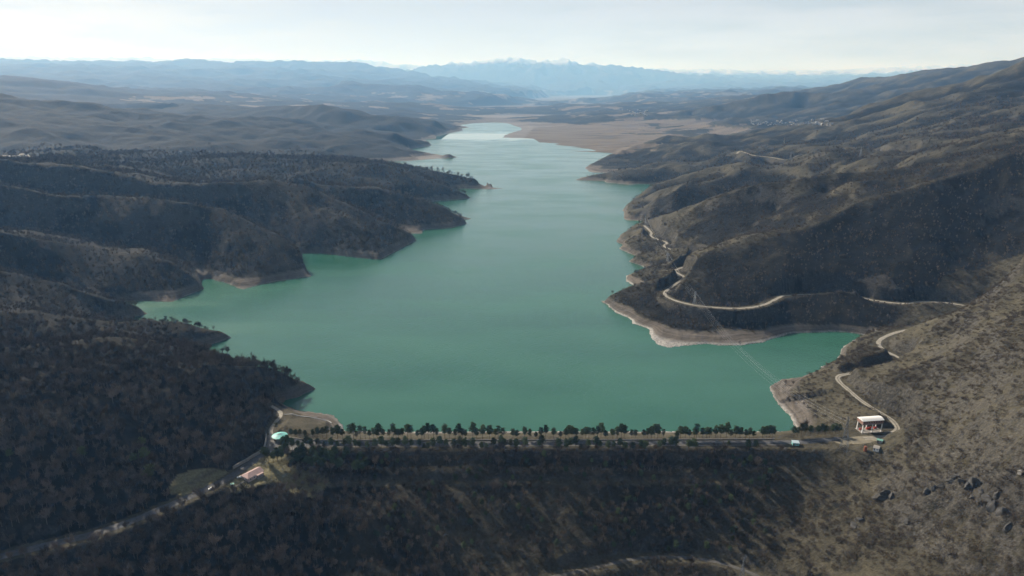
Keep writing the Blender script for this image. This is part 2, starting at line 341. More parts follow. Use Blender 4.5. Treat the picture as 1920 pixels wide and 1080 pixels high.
ROADS = {
 'left_road': ('z', '-160,1085,9 -60,1062,9.5 0,1044,10 60,1029,10.5 110,1017,11 180,1000,11.5 250,976,12 300,955,12.3 345,936,12.6 400,911,13 440,889,13.5 470,868,14 497,848,14.6 520,836,15', 5.0, 'asphalt'),
 'crest_road': ('z', '520,836,15 545,834,15 600,833,15 700,832,15 900,831.5,15 1200,830.5,15 1480,829,15 1530,826,15 1575,823,15', 4.4, 'asphalt'),
 'bank_track': ('z', '1620,822,15 1660,820,15 1675,811,15 1682,806,15 1680,797,15.3 1667,784,15.8 1641,768.5,16.4 1613,750,17 1589,729.5,17.6 1574,716,18 1571,707,18.2 1584,702,18.6 1620,697,19.5 1660,688,21 1690,676,22.5 1680,668,23 1655,655,23.5 1648,640,24 1673,626,25 1712,617,25.5 1790,605,26.5 1837,597,27.5 1843,586,28.5 1829,578.5,29 1803,572,29.5 1764,567,30 1725,566,30 1699,569,30 1673,568,30 1634.5,562.5,30 1596,555,30 1520,552,30 1479,554,30 1465,556,30 1431,572,29.5 1392,578,29 1353,577.5,29 1314,574,28.5 1281,568,28.5 1255,559,28 1246,550,28 1255,541,28 1273,528,27.5 1283,520,27 1273,513.5,27 1266,507,27 1290,497,26.5 1307,483,26 1248,464,25.5 1250,455,25 1228,447,24.5 1220,442,24 1221,436,24 1208,423,23', 3.1, 'dirt'),
 'far_track': ('z', '1381,288,98 1389,284,100 1411,291,98 1445,295,98 1474,299,100 1500,290,118', 4.5, 'dirt'),
 'hill_track': ('z', '1632,300,138 1645,307,138 1670,312,136 1700,315,136', 4.5, 'dirt'),
 'valley_track': ('z', '980,1090,-39 1030,1083,-38.5 1100,1068,-38 1160,1054,-37 1200,1047,-36 1250,1044,-36 1310,1048,-36 1360,1058,-36 1420,1080,-37 1470,1110,-38', 2.2, 'gravel'),
 'beach_track': ('z', '512,824,15 508,806,15 518,790,14.5 527,778,13.5 520,768,12.5 500,757,12', 2.3, 'dirt'),
}
road_cl = {}
roadd = np.full(X.shape, 1e9); rvel = rv
def cell_ij(x, y):
    v = math.log(math.hypot(x, y)); t = math.atan2(x, y)
    return int(np.searchsorted(rvel, v)), int((t-T0)/.0024)
def smooth_line(p, n=4):
    q = [p[0]]
    P4 = np.vstack([2*p[0]-p[1], p, 2*p[-1]-p[-2]])
    for i in range(1, len(P4)-2):
        a, b, c, d = P4[i-1:i+3]; m = max(2, int(np.linalg.norm(c-b)/2.0)); m = min(m, 120)
        for k in range(1, m+1):
            t = k/m
            q.append(.5*((2*b)+(-a+c)*t+(2*a-5*b+4*c-d)*t*t+(-a+3*b-3*c+d)*t**3))
    return np.array(q)
Zr = Z.copy(); zroad = np.zeros(X.shape); wroad = np.zeros(X.shape)
for nm, (mode, s, hw, mat) in ROADS.items():
    cl = smooth_line(pts(s, mode)); road_cl[nm] = cl
    for k in range(0, len(cl), 1):
        x, y, z_ = cl[k]; r_ = math.hypot(x, y)
        i, j = cell_ij(x, y); ni = int((hw*1.6+10)/(r_*.0036))+2; nj = int((hw*1.6+10)/(r_*.0024))+2
        i0, i1, j0, j1 = max(0, i-ni), min(len(rv), i+ni), max(0, j-nj), min(len(ct), j+nj)
        if i1 <= i0 or j1 <= j0: continue
        d = np.hypot(X[i0:i1, j0:j1]-x, Y[i0:i1, j0:j1]-y)
        sub = roadd[i0:i1, j0:j1]; m = d < sub; sub[m] = d[m]; zroad[i0:i1, j0:j1][m] = z_
        wroad[i0:i1, j0:j1][m] = hw
flat_r = wroad*1.25+RR*.0046
k = 1-np.clip((roadd-flat_r)/9, 0, 1); k = k*k*(3-2*k); k[roadd > 1e8] = 0
Z = Z*(1-k)+zroad*k
PX, PYY = proj(X, Y, Z)

def ground(x, y):
    x = np.asarray(x, float); y = np.asarray(y, float)
    v = np.log(np.hypot(x, y)); t = np.arctan2(x, y)
    iv = np.clip(np.interp(v, rv, np.arange(len(rv))), 0, len(rv)-1.001); jt = np.clip((t-T0)/.0024, 0, len(ct)-1.001)
    a, b = jt.astype(int), iv.astype(int); af, bf = jt-a, iv-b
    return (Z[b, a]*(1-af)+Z[b, a+1]*af)*(1-bf)+(Z[b+1, a]*(1-af)+Z[b+1, a+1]*af)*bf
def hit(px, py, rmin=300, rmax=40000):
    d = ray(px, py); k = np.exp(np.linspace(math.log(rmin), math.log(rmax), 6000))
    p = d[None, :]*(k/np.hypot(d[0], d[1]))[:, None]; zz = H+p[:, 2]; g = ground(p[:, 0], p[:, 1])
    i = np.argmax(zz < g)
    return np.array((p[i, 0], p[i, 1], g[i]))

# ------------------------------------------------------------------ land cover
sl_y = np.gradient(Z, axis=0)/np.maximum(np.gradient(RR, axis=0), .01)
sl_x = np.gradient(Z, axis=1)/(RR*.0024)
ex, ey = np.sin(TT), np.cos(TT)
gx_ = sl_y*ex+sl_x*ey; gy_ = sl_y*ey-sl_x*ex
steep = np.hypot(gx_, gy_)
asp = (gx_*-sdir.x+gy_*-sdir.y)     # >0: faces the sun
def pz(s): return np.array([[float(q) for q in t.split(',')] for t in s.split()])
def zone(s, ymin=0, ymax=1e9):
    return pip(pz(s), PX, PYY) & (Y > ymin) & (Y < ymax)
nA = fbm(X, Y, 90, 4); nB = fbm(X+3000, Y, 260, 3)
band = (Z < np.where(X > 0, 8.5, 11)+5*nA) & (Y > 615) & (Y < 9000)
right = X > -40
dens = np.ones(X.shape)
def blur(a, k):
    for _ in range(k): a = (a+np.roll(a, 1, 0)+np.roll(a, -1, 0)+np.roll(a, 1, 1)+np.roll(a, -1, 1))/5
    return a
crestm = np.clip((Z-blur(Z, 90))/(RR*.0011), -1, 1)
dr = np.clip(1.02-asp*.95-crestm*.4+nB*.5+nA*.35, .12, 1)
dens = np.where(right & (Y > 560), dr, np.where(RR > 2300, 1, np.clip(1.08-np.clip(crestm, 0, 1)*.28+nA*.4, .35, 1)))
nearright = (X > 230) & (Y < 1000) & zone('1500,840 1560,690 1640,625 1740,560 1800,475 1930,395 2100,395 2100,1300 1480,1300 1440,900')
dens = np.where(nearright, np.clip(.26+nA*.7+nB*.3, 0, .7), dens)
plain = (zone('980,262 1000,240 1180,225 1300,224 1560,214 1560,240 1300,276 1150,289 1000,285', 3000, 9000) & (Z < 60)) | ((Y > 6500) & (Y < 34000) & (Z < 240) & (fbm(X, Y, 600, 4) > .2))
dens = np.where(plain, np.where(fbm(X, Y*2.5, 500, 3) > .22, .6, 0), dens)
dens = np.where(band, 0, dens)
grassy = zone('318,915 330,893 360,880 395,876 420,880 428,886 400,905 345,930 320,925', 0, 700) | zone('425,912 500,845 540,852 590,880 620,905 590,935 550,925 520,905 490,908 440,925', 0, 700) \
    | zone('505,812 512,770 545,765 660,806 1490,806 1690,795 1700,830 1660,850 1560,848 1500,842 600,828 520,830', 0, 760)
dens = np.where(grassy, np.where(nA > .28, .25, 0), dens)
green = grassy & (PX < 640) & (PYY > 845)
dens = np.where(spit, np.where(nA > .2, .4, .05), dens)
face = zone('520,846 1480,843 1560,860 1600,900 1400,1300 700,1300 560,920', 0, 600)
dens = np.where(face, np.clip(.62+nA*.7, .1, 1)*np.clip((1560-PX)/260, .25, 1), dens)
berm = zone('600,900 1440,896 1440,909 600,913', 0, 600)
gravel = zone('900,1090 960,1050 1180,1035 1330,1030 1480,1090', 0, 600)
dens = np.where(berm, .05, dens); dens = np.where(gravel, .2+.3*(nA > .1), dens)
dens = np.where(roadd < wroad+2.5+RR*.002, 0, dens)
band_a = np.clip((np.where(X > 0, 9, 11.5)+5*nA-Z)/2.0, 0, 1)*((Y > 615) & (Y < 9000) & (roadd > 3.5))
nS = fbm(X, Y, 1900, 5, .6)
snowl = np.clip((Z-(1620+330*nS))/110, 0, 1)*(Y > 30000)
snowl = np.where(Y > 46000, np.clip((Z-1180-420*nS)/140, 0, 1), snowl)
field = np.where(plain & (dens < .1), 1.0, 0)

# ------------------------------------------------------------------ materials
def mat(name, base, rough=.8, metal=0.0, nscale=None, var=.25, bump=0, spec=.3):
    m = bpy.data.materials.new(name); m.use_nodes = True; n = m.node_tree; b = n.nodes['Principled BSDF']
    b.inputs['Roughness'].default_value = rough; b.inputs['Metallic'].default_value = metal; b.inputs['Specular IOR Level'].default_value = spec
    if nscale is None: b.inputs['Base Color'].default_value = base+(1,)
    else:
        t = n.nodes.new('ShaderNodeTexCoord'); q = n.nodes.new('ShaderNodeTexNoise'); q.inputs['Scale'].default_value = nscale; q.inputs['Detail'].default_value = 4
        r = n.nodes.new('ShaderNodeValToRGB'); r.color_ramp.elements[0].position = .3; r.color_ramp.elements[1].position = .7
        r.color_ramp.elements[0].color = tuple(c*(1-var) for c in base)+(1,); r.color_ramp.elements[1].color = tuple(min(1, c*(1+var)) for c in base)+(1,)
        n.links.new(t.outputs['Object'], q.inputs[0]); n.links.new(q.outputs[0], r.inputs[0]); n.links.new(r.outputs[0], b.inputs['Base Color'])
        if bump:
            bp = n.nodes.new('ShaderNodeBump'); bp.inputs['Distance'].default_value = bump; n.links.new(q.outputs[0], bp.inputs['Height']); n.links.new(bp.outputs[0], b.inputs['Normal'])
    return m
def terrain_mat():
    m = bpy.data.materials.new('terrain'); m.use_nodes = True; n = m.node_tree; N = n.nodes.new; L = n.links.new; b = n.nodes['Principled BSDF']
    b.inputs['Roughness'].default_value = .95; b.inputs['Specular IOR Level'].default_value = .1
    g = N('ShaderNodeNewGeometry')
    def noise(scale, det=5, rough=.6, vec=None):
        q = N('ShaderNodeTexNoise'); q.inputs['Scale'].default_value = scale; q.inputs['Detail'].default_value = det; q.inputs['Roughness'].default_value = rough
        L(vec or g.outputs['Position'], q.inputs[0]); return q.outputs[0]
    def ramp(src, *st):
        r = N('ShaderNodeValToRGB'); e = r.color_ramp.elements
        e[0].position, e[0].color = st[0][0], st[0][1]+(1,); e[1].position, e[1].color = st[-1][0], st[-1][1]+(1,)
        for p_, c in st[1:-1]: k = e.new(p_); k.color = c+(1,)
        L(src, r.inputs[0]); return r.outputs[0]
    def mix(f, a, c2, op='MIX'):
        x = N('ShaderNodeMixRGB'); x.blend_type = op
        if isinstance(f, float): x.inputs[0].default_value = f
        else: L(f, x.inputs[0])
        L(a, x.inputs[1]); L(c2, x.inputs[2]); return x.outputs[0]
    def attr(nm):
        a = N('ShaderNodeAttribute'); a.attribute_name = nm; return a.outputs['Fac']
    fine = noise(.45, 8, .7); mid = noise(.055, 8, .68); large = noise(.008, 6, .6)
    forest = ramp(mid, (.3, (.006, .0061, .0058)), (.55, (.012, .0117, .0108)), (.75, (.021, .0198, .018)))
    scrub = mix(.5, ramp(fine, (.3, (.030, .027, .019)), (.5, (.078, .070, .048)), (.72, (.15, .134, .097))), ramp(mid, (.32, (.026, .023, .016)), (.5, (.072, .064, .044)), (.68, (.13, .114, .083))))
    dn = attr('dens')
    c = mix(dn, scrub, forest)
    # strata left by the falling water level
    mp = N('ShaderNodeMapping'); mp.inputs['Scale'].default_value = (.01, .01, .9); L(g.outputs['Position'], mp.inputs[0])
    st = noise(1.0, 5, .7, mp.outputs[0])
    bandc = mix(.5, ramp(st, (.36, (.055, .049, .042)), (.5, (.12, .107, .093)), (.62, (.21, .192, .17))), ramp(mid, (.3, (.06, .05, .042)), (.7, (.16, .135, .11))))
    c = mix(attr('band'), c, bandc)
    sep = N('ShaderNodeSeparateXYZ'); L(g.outputs['Position'], sep.inputs[0])
    # pale rock at the water's edge
    mm = N('ShaderNodeMath'); mm.operation = 'MULTIPLY_ADD'; L(fine, mm.inputs[0]); mm.inputs[1].default_value = 5; L(sep.outputs['Z'], mm.inputs[2])
    rim = ramp(mm.outputs[0], (0, (1, 1, 1)), (1, (0, 0, 0))); r_ = rim.node; r_.color_ramp.elements[0].position = .0
    mr = N('ShaderNodeMapRange'); mr.inputs[1].default_value = 3.5; mr.inputs[2].default_value = 4.8; mr.inputs[3].default_value = 1; mr.inputs[4].default_value = 0; L(mm.outputs[0], mr.inputs[0])
    mu = N('ShaderNodeMath'); mu.operation = 'MULTIPLY'; L(mr.outputs[0], mu.inputs[0]); L(attr('rim'), mu.inputs[1])
    palec = ramp(fine, (.35, (.12, .11, .10)), (.62, (.50, .48, .45)))
    c = mix(mu.outputs[0], c, palec)
    mp2 = N('ShaderNodeMapping'); mp2.inputs['Scale'].default_value = (.6, 2.2, 1); L(g.outputs['Position'], mp2.inputs[0])
    fieldc = ramp(noise(.004, 6, .6, mp2.outputs[0]), (.3, (.07, .058, .044)), (.45, (.12, .098, .077)), (.6, (.155, .128, .096)), (.75, (.095, .088, .06)))
    c = mix(attr('field'), c, fieldc)
    grass = ramp(fine, (.3, (.12, .112, .06)), (.55, (.21, .19, .11)), (.75, (.30, .265, .165)))
    c = mix(attr('grass'), c, grass)
    rockc = ramp(fine, (.3, (.025, .024, .023)), (.55, (.08, .075, .07)), (.75, (.16, .15, .135)))
    c = mix(attr('rock'), c, rockc)
    sn = N('ShaderNodeRGB'); sn.outputs[0].default_value = (.42, .47, .54, 1)
    c = mix(attr('snow'), c, sn.outputs[0])
    L(c, b.inputs['Base Color'])
    ad = N('ShaderNodeMath'); ad.operation = 'MULTIPLY_ADD'; L(mid, ad.inputs[0]); ad.inputs[1].default_value = 5.0; L(fine, ad.inputs[2])
    bp = N('ShaderNodeBump'); bp.inputs['Distance'].default_value = 1.3; bp.inputs['Strength'].default_value = .9; L(ad.outputs[0], bp.inputs['Height']); L(bp.outputs[0], b.inputs['Normal'])
    return m
def tag(o, label=None, cat=None, group=None, kind=None):
    if label: o['label'] = label
    if cat: o['category'] = cat
    if group: o['group'] = group
    if kind: o['kind'] = kind
    return o

# ------------------------------------------------------------------ terrain and water meshes
def grid_mesh(name, X, Y, Z, m, keep=None):
    nv, nc = X.shape; co = np.stack([X, Y, Z], -1).reshape(-1, 3).astype(np.float32)
    i, j = np.meshgrid(np.arange(nv-1), np.arange(nc-1), indexing='ij'); a = i*nc+j
    f = np.stack([a, a+1, a+nc+1, a+nc], -1)
    f = f.reshape(-1, 4)[:, ::-1] if keep is None else f[keep][:, ::-1]
    idx = None
    if keep is not None:
        u, inv = np.unique(f, return_inverse=True); co = co[u]; f = inv.reshape(-1, 4); idx = u
    me = bpy.data.meshes.new(name); me.vertices.add(len(co)); me.vertices.foreach_set('co', co.ravel())
    me.loops.add(f.size); me.polygons.add(len(f)); me.loops.foreach_set('vertex_index', f.ravel().astype(np.int32))
    me.polygons.foreach_set('loop_start', np.arange(0, f.size, 4, dtype=np.int32)); me.polygons.foreach_set('loop_total', np.full(len(f), 4, np.int32))
    me.update(); me.polygons.foreach_set('use_smooth', np.ones(len(f), bool)); me.materials.append(m)
    o = bpy.data.objects.new(name, me); col.objects.link(o); return o
rock = ((steep > .9) & (Y < 2500) & (fbm(X, Y, 16, 3, .6, True) > .12)).astype(float)
rz = zone('1700,905 1790,880 1850,900 1890,940 1900,985 1840,975 1790,960 1740,950 1700,930', 0, 700) | zone('1640,912 1700,900 1690,930 1640,935', 0, 700) | zone('1590,530 1660,515 1690,545 1640,558 1600,553', 900, 1300)
crag = fbm(X, Y, 11, 3, .6, True)
Z = Z + np.where(rz, (crag+.25)*3.2, 0)
rock = np.where(rz & (crag > -.25), 1, rock)
cliff = zone('1580,790 1600,740 1660,745 1760,790 1700,800', 0, 760)
Z = Z + np.where(cliff & (roadd > 6), (fbm(X, Y, 16, 3, .6, True))*1.6, 0)
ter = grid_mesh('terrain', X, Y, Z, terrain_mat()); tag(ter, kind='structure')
rimw = ((X > 150) & (Y < 1300) | (Y < 640)).astype(float)*(Y > 600)*.95+.25*(Y > 600)
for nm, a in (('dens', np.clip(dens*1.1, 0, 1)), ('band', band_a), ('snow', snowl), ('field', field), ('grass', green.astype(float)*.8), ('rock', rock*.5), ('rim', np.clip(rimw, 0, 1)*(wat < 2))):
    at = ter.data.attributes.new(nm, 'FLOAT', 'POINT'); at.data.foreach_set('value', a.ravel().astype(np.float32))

def water_mat():
    m = bpy.data.materials.new('lake_water'); m.use_nodes = True; n = m.node_tree; N = n.nodes.new; L = n.links.new; b = n.nodes['Principled BSDF']
    b.inputs['IOR'].default_value = 1.33; b.inputs['Roughness'].default_value = .2; b.inputs['Specular IOR Level'].default_value = .75
    g = N('ShaderNodeNewGeometry')
    def noise(scale, det, vec):
        q = N('ShaderNodeTexNoise'); q.inputs['Scale'].default_value = scale; q.inputs['Detail'].default_value = det; L(vec, q.inputs[0]); return q.outputs[0]
    mp = N('ShaderNodeMapping'); mp.inputs['Rotation'].default_value = (0, 0, .5); mp.inputs['Scale'].default_value = (1, 2.2, 1); L(g.outputs['Position'], mp.inputs[0])
    wv = noise(.22, 6, mp.outputs[0]); gust = noise(.004, 6, mp.outputs[0])
    r = N('ShaderNodeValToRGB'); r.color_ramp.elements[0].position = .3; r.color_ramp.elements[1].position = .7
    r.color_ramp.elements[0].color = (.018, .088, .057, 1); r.color_ramp.elements[1].color = (.034, .122, .080, 1); L(gust, r.inputs[0]); L(r.outputs[0], b.inputs['Base Color'])
    mr = N('ShaderNodeMapRange'); mr.inputs[1].default_value = .35; mr.inputs[2].default_value = .65; mr.inputs[3].default_value = .09; mr.inputs[4].default_value = .24; L(gust, mr.inputs[0]); L(mr.outputs[0], b.inputs['Roughness'])
    sp_ = N('ShaderNodeSeparateXYZ'); L(g.outputs['Position'], sp_.inputs[0]); ga = N('ShaderNodeMath'); ga.operation = 'MULTIPLY_ADD'; L(gust, ga.inputs[0]); ga.inputs[1].default_value = 700; L(sp_.outputs['Y'], ga.inputs[2])
    cb = N('ShaderNodeValToRGB'); cb.color_ramp.elements[0].position = .50; cb.color_ramp.elements[0].color = (0, 0, 0, 1); cb.color_ramp.elements[1].position = .60; cb.color_ramp.elements[1].color = (0, 0, 0, 1)
    for q_, v_ in ((.507, 1), (.56, 1)): e_ = cb.color_ramp.elements.new(q_); e_.color = (v_, v_, v_, 1)
    dv = N('ShaderNodeMath'); dv.operation = 'DIVIDE'; L(ga.outputs[0], dv.inputs[0]); dv.inputs[1].default_value = 10000; L(dv.outputs[0], cb.inputs[0])
    rm = N('ShaderNodeMix'); L(cb.outputs[0], rm.inputs[0]); L(mr.outputs[0], rm.inputs[2]); rm.inputs[3].default_value = .02; L(rm.outputs[0], b.inputs['Roughness'])
    bp = N('ShaderNodeBump'); bp.inputs['Distance'].default_value = .8; L(wv, bp.inputs['Height'])
    st = N('ShaderNodeMapRange'); st.inputs[3].default_value = .4; st.inputs[4].default_value = .02; L(cb.outputs[0], st.inputs[0]); L(st.outputs[0], bp.inputs['Strength']); L(bp.outputs[0], b.inputs['Normal'])
    return m
wk = wat > .02
for _ in range(3):
    wk = wk | np.roll(wk, 1, 0) | np.roll(wk, -1, 0) | np.roll(wk, 1, 1) | np.roll(wk, -1, 1)
keep = (wk[:-1, :-1] & wk[1:, 1:] & wk[:-1, 1:] & wk[1:, :-1])
lake = grid_mesh('lake_water', X, Y, np.zeros_like(Z), water_mat(), keep); tag(lake, kind='structure')

# ------------------------------------------------------------------ roads
M = {}
M['asphalt'] = mat('asphalt', (.075, .075, .078), .85, nscale=.35, var=.3)
M['dirt'] = mat('packed_dirt', (.26, .24, .20), .95, nscale=.3, var=.22)
M['gravel'] = mat('gravel', (.085, .08, .072), .95, nscale=.5, var=.3)
M['concrete'] = mat('concrete', (.24, .225, .205), .9, nscale=.6, var=.2)
M['white'] = mat('white_paint', (.78, .78, .76), .5, nscale=.9, var=.06)
M['metal'] = mat('galvanised_steel', (.26, .27, .28), .45, .7)
M['darkmetal'] = mat('dark_rail', (.05, .05, .05), .6, .2)
M['glass'] = mat('window_glass', (.03, .035, .04), .12, spec=.6)
M['tyre'] = mat('rubber', (.02, .02, .02), .9)
M['turq'] = mat('turquoise_roof', (.20, .58, .52), .5, nscale=.5, var=.12)
M['pinkroof'] = mat('pink_roof', (.36, .25, .23), .75, nscale=.4, var=.15)
M['pinkwall'] = mat('pale_pink_wall', (.42, .34, .315), .85, nscale=.4, var=.08)
M['bluewhite'] = mat('pale_blue_roof', (.36, .45, .50), .5, nscale=.5, var=.08)
M['teal'] = mat('teal_wall', (.16, .40, .38), .7, nscale=.7, var=.15)
M['wood'] = mat('dark_wood', (.13, .07, .04), .8, nscale=1.2, var=.3)
M['brick'] = mat('brown_cladding', (.24, .14, .11), .85, nscale=.8, var=.2)
M['red'] = mat('red_machinery', (.34, .05, .035), .5, nscale=1, var=.25)
M['rust'] = mat('rusty_steel', (.20, .07, .04), .85, nscale=1.1, var=.4)
M['green'] = mat('green_roof', (.16, .33, .27), .7, nscale=.7, var=.2)
M['rockm'] = mat('dark_rock', (.055, .053, .05), .95, nscale=.35, var=.55, bump=.6)
M['bark'] = mat('bark', (.13, .105, .085), .9)
M['pinebark'] = mat('pine_bark', (.10, .07, .05), .9)
M['line'] = mat('road_paint', (.6, .6, .58), .7)

def raw_mesh(name, co, fa, m, parent=None, smooth=False):
    me = bpy.data.meshes.new(name); me.from_pydata([tuple(map(float, c)) for c in co], [], fa); me.update()
    if m: me.materials.append(m)
    if smooth: me.polygons.foreach_set('use_smooth', [True]*len(me.polygons))
    o = bpy.data.objects.new(name, me); col.objects.link(o)
    if parent: o.parent = parent
    return o
def ribbon(name, cl, hw, m, dz=.14, off=0, wob=0):
    d = np.gradient(cl[:, :2], axis=0); d /= np.linalg.norm(d, axis=1)[:, None]+1e-9; nx = np.stack([d[:, 1], -d[:, 0]], -1)
    co = []; fa = []; lan = [-1, -.5, 0, .5, 1]
    for i, (p, q) in enumerate(zip(cl, nx)):
        ww = hw*(1+wob*math.sin(i*.7)+wob*.6*math.sin(i*1.9+1))
        for l in lan:
            x, y = p[0]+q[0]*(off+l*ww), p[1]+q[1]*(off+l*ww); r_ = math.hypot(x, y)
            co.append((x, y, max(float(ground(x, y)), p[2]-.4)+dz+r_*.0001-.12*abs(l)*(dz > .1)))
    for i in range(len(cl)-1):
        for j in range(4): a = i*5+j; fa.append((a, a+1, a+6, a+5))
    return raw_mesh(name, co, fa, m)
RN = {'left_road': 'asphalt_road', 'crest_road': 'dam_road', 'bank_track': 'dirt_road', 'far_track': 'dirt_road', 'hill_track': 'dirt_road', 'valley_track': 'gravel_road', 'beach_track': 'dirt_path'}
for nm, (mode, s, hw, mk) in ROADS.items():
    o = ribbon(RN[nm], road_cl[nm], hw*.82, M[mk], wob=.0 if mk == 'asphalt' else .08); tag(o, kind='structure')
lv = smooth_line(np.array([hit(a, b) for a, b in ((2, 297), (20, 296), (36, 294), (44, 288), (50, 291), (62, 296), (72, 297))]))
lv[:, 2] = ground(lv[:, 0], lv[:, 1]); tag(ribbon('valley_road', lv, 6, M['dirt'], dz=.5), kind='structure')
# the grassy strip between the wheel tracks
M['verge'] = mat('track_grass', (.11, .10, .07), .95, nscale=.5, var=.3)
bt = road_cl['bank_track']
bt2 = bt[(bt[:, 1] < 760)]
tag(ribbon('road_verge', bt2, .38, M['verge'], dz=.26), kind='structure')
crl = road_cl['crest_road']
seg = crl[::1]; co = []; fa = []
tag(ribbon('road_marking', crl[(crl[:, 0] > 60)][4:], .10, M['line'], dz=.22), kind='structure')
# forecourt round the gazebo and the apron at the right end of the crest
def sheet(name, s, m, dz=.08):
    p = pts(s, 'z'); ce = p.mean(0); co = [(ce[0], ce[1], CREST+dz)]+[(q[0], q[1], CREST+dz) for q in p]; n = len(p)
    return tag(raw_mesh(name, co, [(0, 1+i, 1+(i+1) % n) for i in range(n)], m), kind='structure')
M['court'] = mat('forecourt_asphalt', (.13, .125, .12), .9, nscale=.3, var=.2)
M['sand'] = mat('pale_gravel', (.19, .17, .125), .95, nscale=.25, var=.22)
sheet('forecourt', '502,816,15 512,813,15 545,819,15 575,824,15 610,828,15 600,836,15 560,843,15 530,845,15 505,850,15 499,838,15', M['court'])
sheet('gravel_yard', '1555,826,15 1570,822,15 1610,818,15 1660,816,15 1680,812,15 1678,820,15 1650,827,15 1620,832,15 1580,834,15', M['sand'])

# ------------------------------------------------------------------ mesh builder
class MB:
    def __init__(s): s.v = []; s.f = []; s.sm = False
    def add(s, v, f): b = len(s.v); s.v += [tuple(q) for q in v]; s.f += [tuple(b+i for i in q) for q in f]; return s
    def box(s, x0, x1, y0, y1, z0, z1):
        return s.add([(x0, y0, z0), (x1, y0, z0), (x1, y1, z0), (x0, y1, z0), (x0, y0, z1), (x1, y0, z1), (x1, y1, z1), (x0, y1, z1)],
                     [(3, 2, 1, 0), (4, 5, 6, 7), (0, 1, 5, 4), (1, 2, 6, 5), (2, 3, 7, 6), (3, 0, 4, 7)])
    def bar(s, a, b, r, n=4, r2=None):
        a, b = Vector(a), Vector(b); d = (b-a).normalized(); u = d.orthogonal().normalized(); w_ = d.cross(u); r2 = r if r2 is None else r2
        v = [a+(u*math.cos(2*math.pi*i/n)+w_*math.sin(2*math.pi*i/n))*r for i in range(n)]+[b+(u*math.cos(2*math.pi*i/n)+w_*math.sin(2*math.pi*i/n))*r2 for i in range(n)]
        return s.add(v, [(i, (i+1) % n, n+(i+1) % n, n+i) for i in range(n)]+[tuple(range(n))[::-1], tuple(range(n, 2*n))])
    def prism(s, prof, x0, x1):     # (y,z) outline extruded along x
        n = len(prof); v = [(x0, y, z) for y, z in prof]+[(x1, y, z) for y, z in prof]
        return s.add(v, [(i, (i+1) % n, n+(i+1) % n, n+i) for i in range(n)]+[tuple(range(n))[::-1], tuple(range(n, 2*n))])
    def cone(s, z0, r0, z1, r1, n=20, cx=0, cy=0):
        v = [(cx+r0*math.cos(2*math.pi*i/n), cy+r0*math.sin(2*math.pi*i/n), z0) for i in range(n)]+[(cx+r1*math.cos(2*math.pi*i/n), cy+r1*math.sin(2*math.pi*i/n), z1) for i in range(n)]
        return s.add(v, [(i, (i+1) % n, n+(i+1) % n, n+i) for i in range(n)]+[tuple(range(n))[::-1], tuple(range(n, 2*n))])
    def build(s, name, m, parent=None, smooth=False, loc=None):
        o = raw_mesh(name, s.v, s.f, m, parent, smooth)
        if loc is not None: o.location = loc
        return o
def empty(name, loc, rz=0, label=None, cat=None, group=None):
    o = bpy.data.objects.new(name, None); col.objects.link(o); o.location = tuple(map(float, loc)); o.rotation_euler = (0, 0, rz); o.empty_display_size = 1
    return tag(o, label, cat, group)
def at(px, py, dz=0):
    p = hit(px, py); return (p[0], p[1], p[2]+dz)
def copy_tree(o, parent=None):
    c = o.copy(); col.objects.link(c); c.parent = parent
    for ch in list(o.children): copy_tree(ch, c)
    return c

# ------------------------------------------------------------------ gazebo
g = P(525, 823.5, CREST); t = empty('gazebo', g, 0, 'round open pavilion with turquoise conical roof at the left end of the dam', 'gazebo')
MB().cone(0, 6.0, .3, 6.0, 24).build('floor', M['concrete'], t)
b = MB().cone(3.7, 7.1, 3.9, 7.15, 24).cone(3.9, 7.15, 5.6, .5, 24).cone(5.6, .5, 6.0, .12, 8); rf = b.build('roof', M['turq'], t)
b = MB()
for i in range(24):
    a = 2*math.pi*i/24; b.bar((7.1*math.cos(a), 7.1*math.sin(a), 3.95), (.5*math.cos(a), .5*math.sin(a), 5.65), .06)
b.build('roof_seam', M['bluewhite'], rf)
for i in range(10):
    a = 2*math.pi*i/10; MB().bar((5.6*math.cos(a), 5.6*math.sin(a), .3), (5.6*math.cos(a), 5.6*math.sin(a), 3.7), .16, 8).build('column', M['wood'], t)
b = MB()
for i in range(10):
    if i == 7: continue
    a, c = 2*math.pi*i/10, 2*math.pi*(i+1)/10
    for h_ in (.7, 1.1, 1.5): b.bar((5.6*math.cos(a), 5.6*math.sin(a), h_), (5.6*math.cos(c), 5.6*math.sin(c), h_), .13)
b.build('balustrade', M['wood'], t)
MB().cone(.3, .9, 1.0, .9, 10).build('bench', M['wood'], t)

# ------------------------------------------------------------------ pink house
hz = float(ground(*P(474, 893, 12)[:2])); hp = P(474, 893, hz)
t = empty('house', (hp[0], hp[1], hz), R(56), 'single storey pale pink house with a pinkish hip roof below the approach road', 'house')
lx, ly = 7.6, 4.6
MB().box(-lx, lx, -ly, ly, -.6, 3.2).build('wall', M['pinkwall'], t)
b = MB(); e = .5
v = [(-lx-e, -ly-e, 3.1), (lx+e, -ly-e, 3.1), (lx+e, ly+e, 3.1), (-lx-e, ly+e, 3.1), (-lx+3.6, 0, 5.3), (lx+e, 0, 5.3)]
b.add(v, [(0, 1, 5, 4), (1, 2, 5), (2, 3, 4, 5), (3, 0, 4), (3, 2, 1, 0)]); b.build('roof', M['pinkroof'], t)
for x in (-5.4, -1.8, 4.2):
    f = MB().box(x-.7, x+.7, -ly-.08, -ly+.1, 1.0, 2.4).build('window', M['white'], t); MB().box(x-.58, x+.58, -ly-.12, -ly-.06, 1.12, 2.28).build('pane', M['glass'], f)
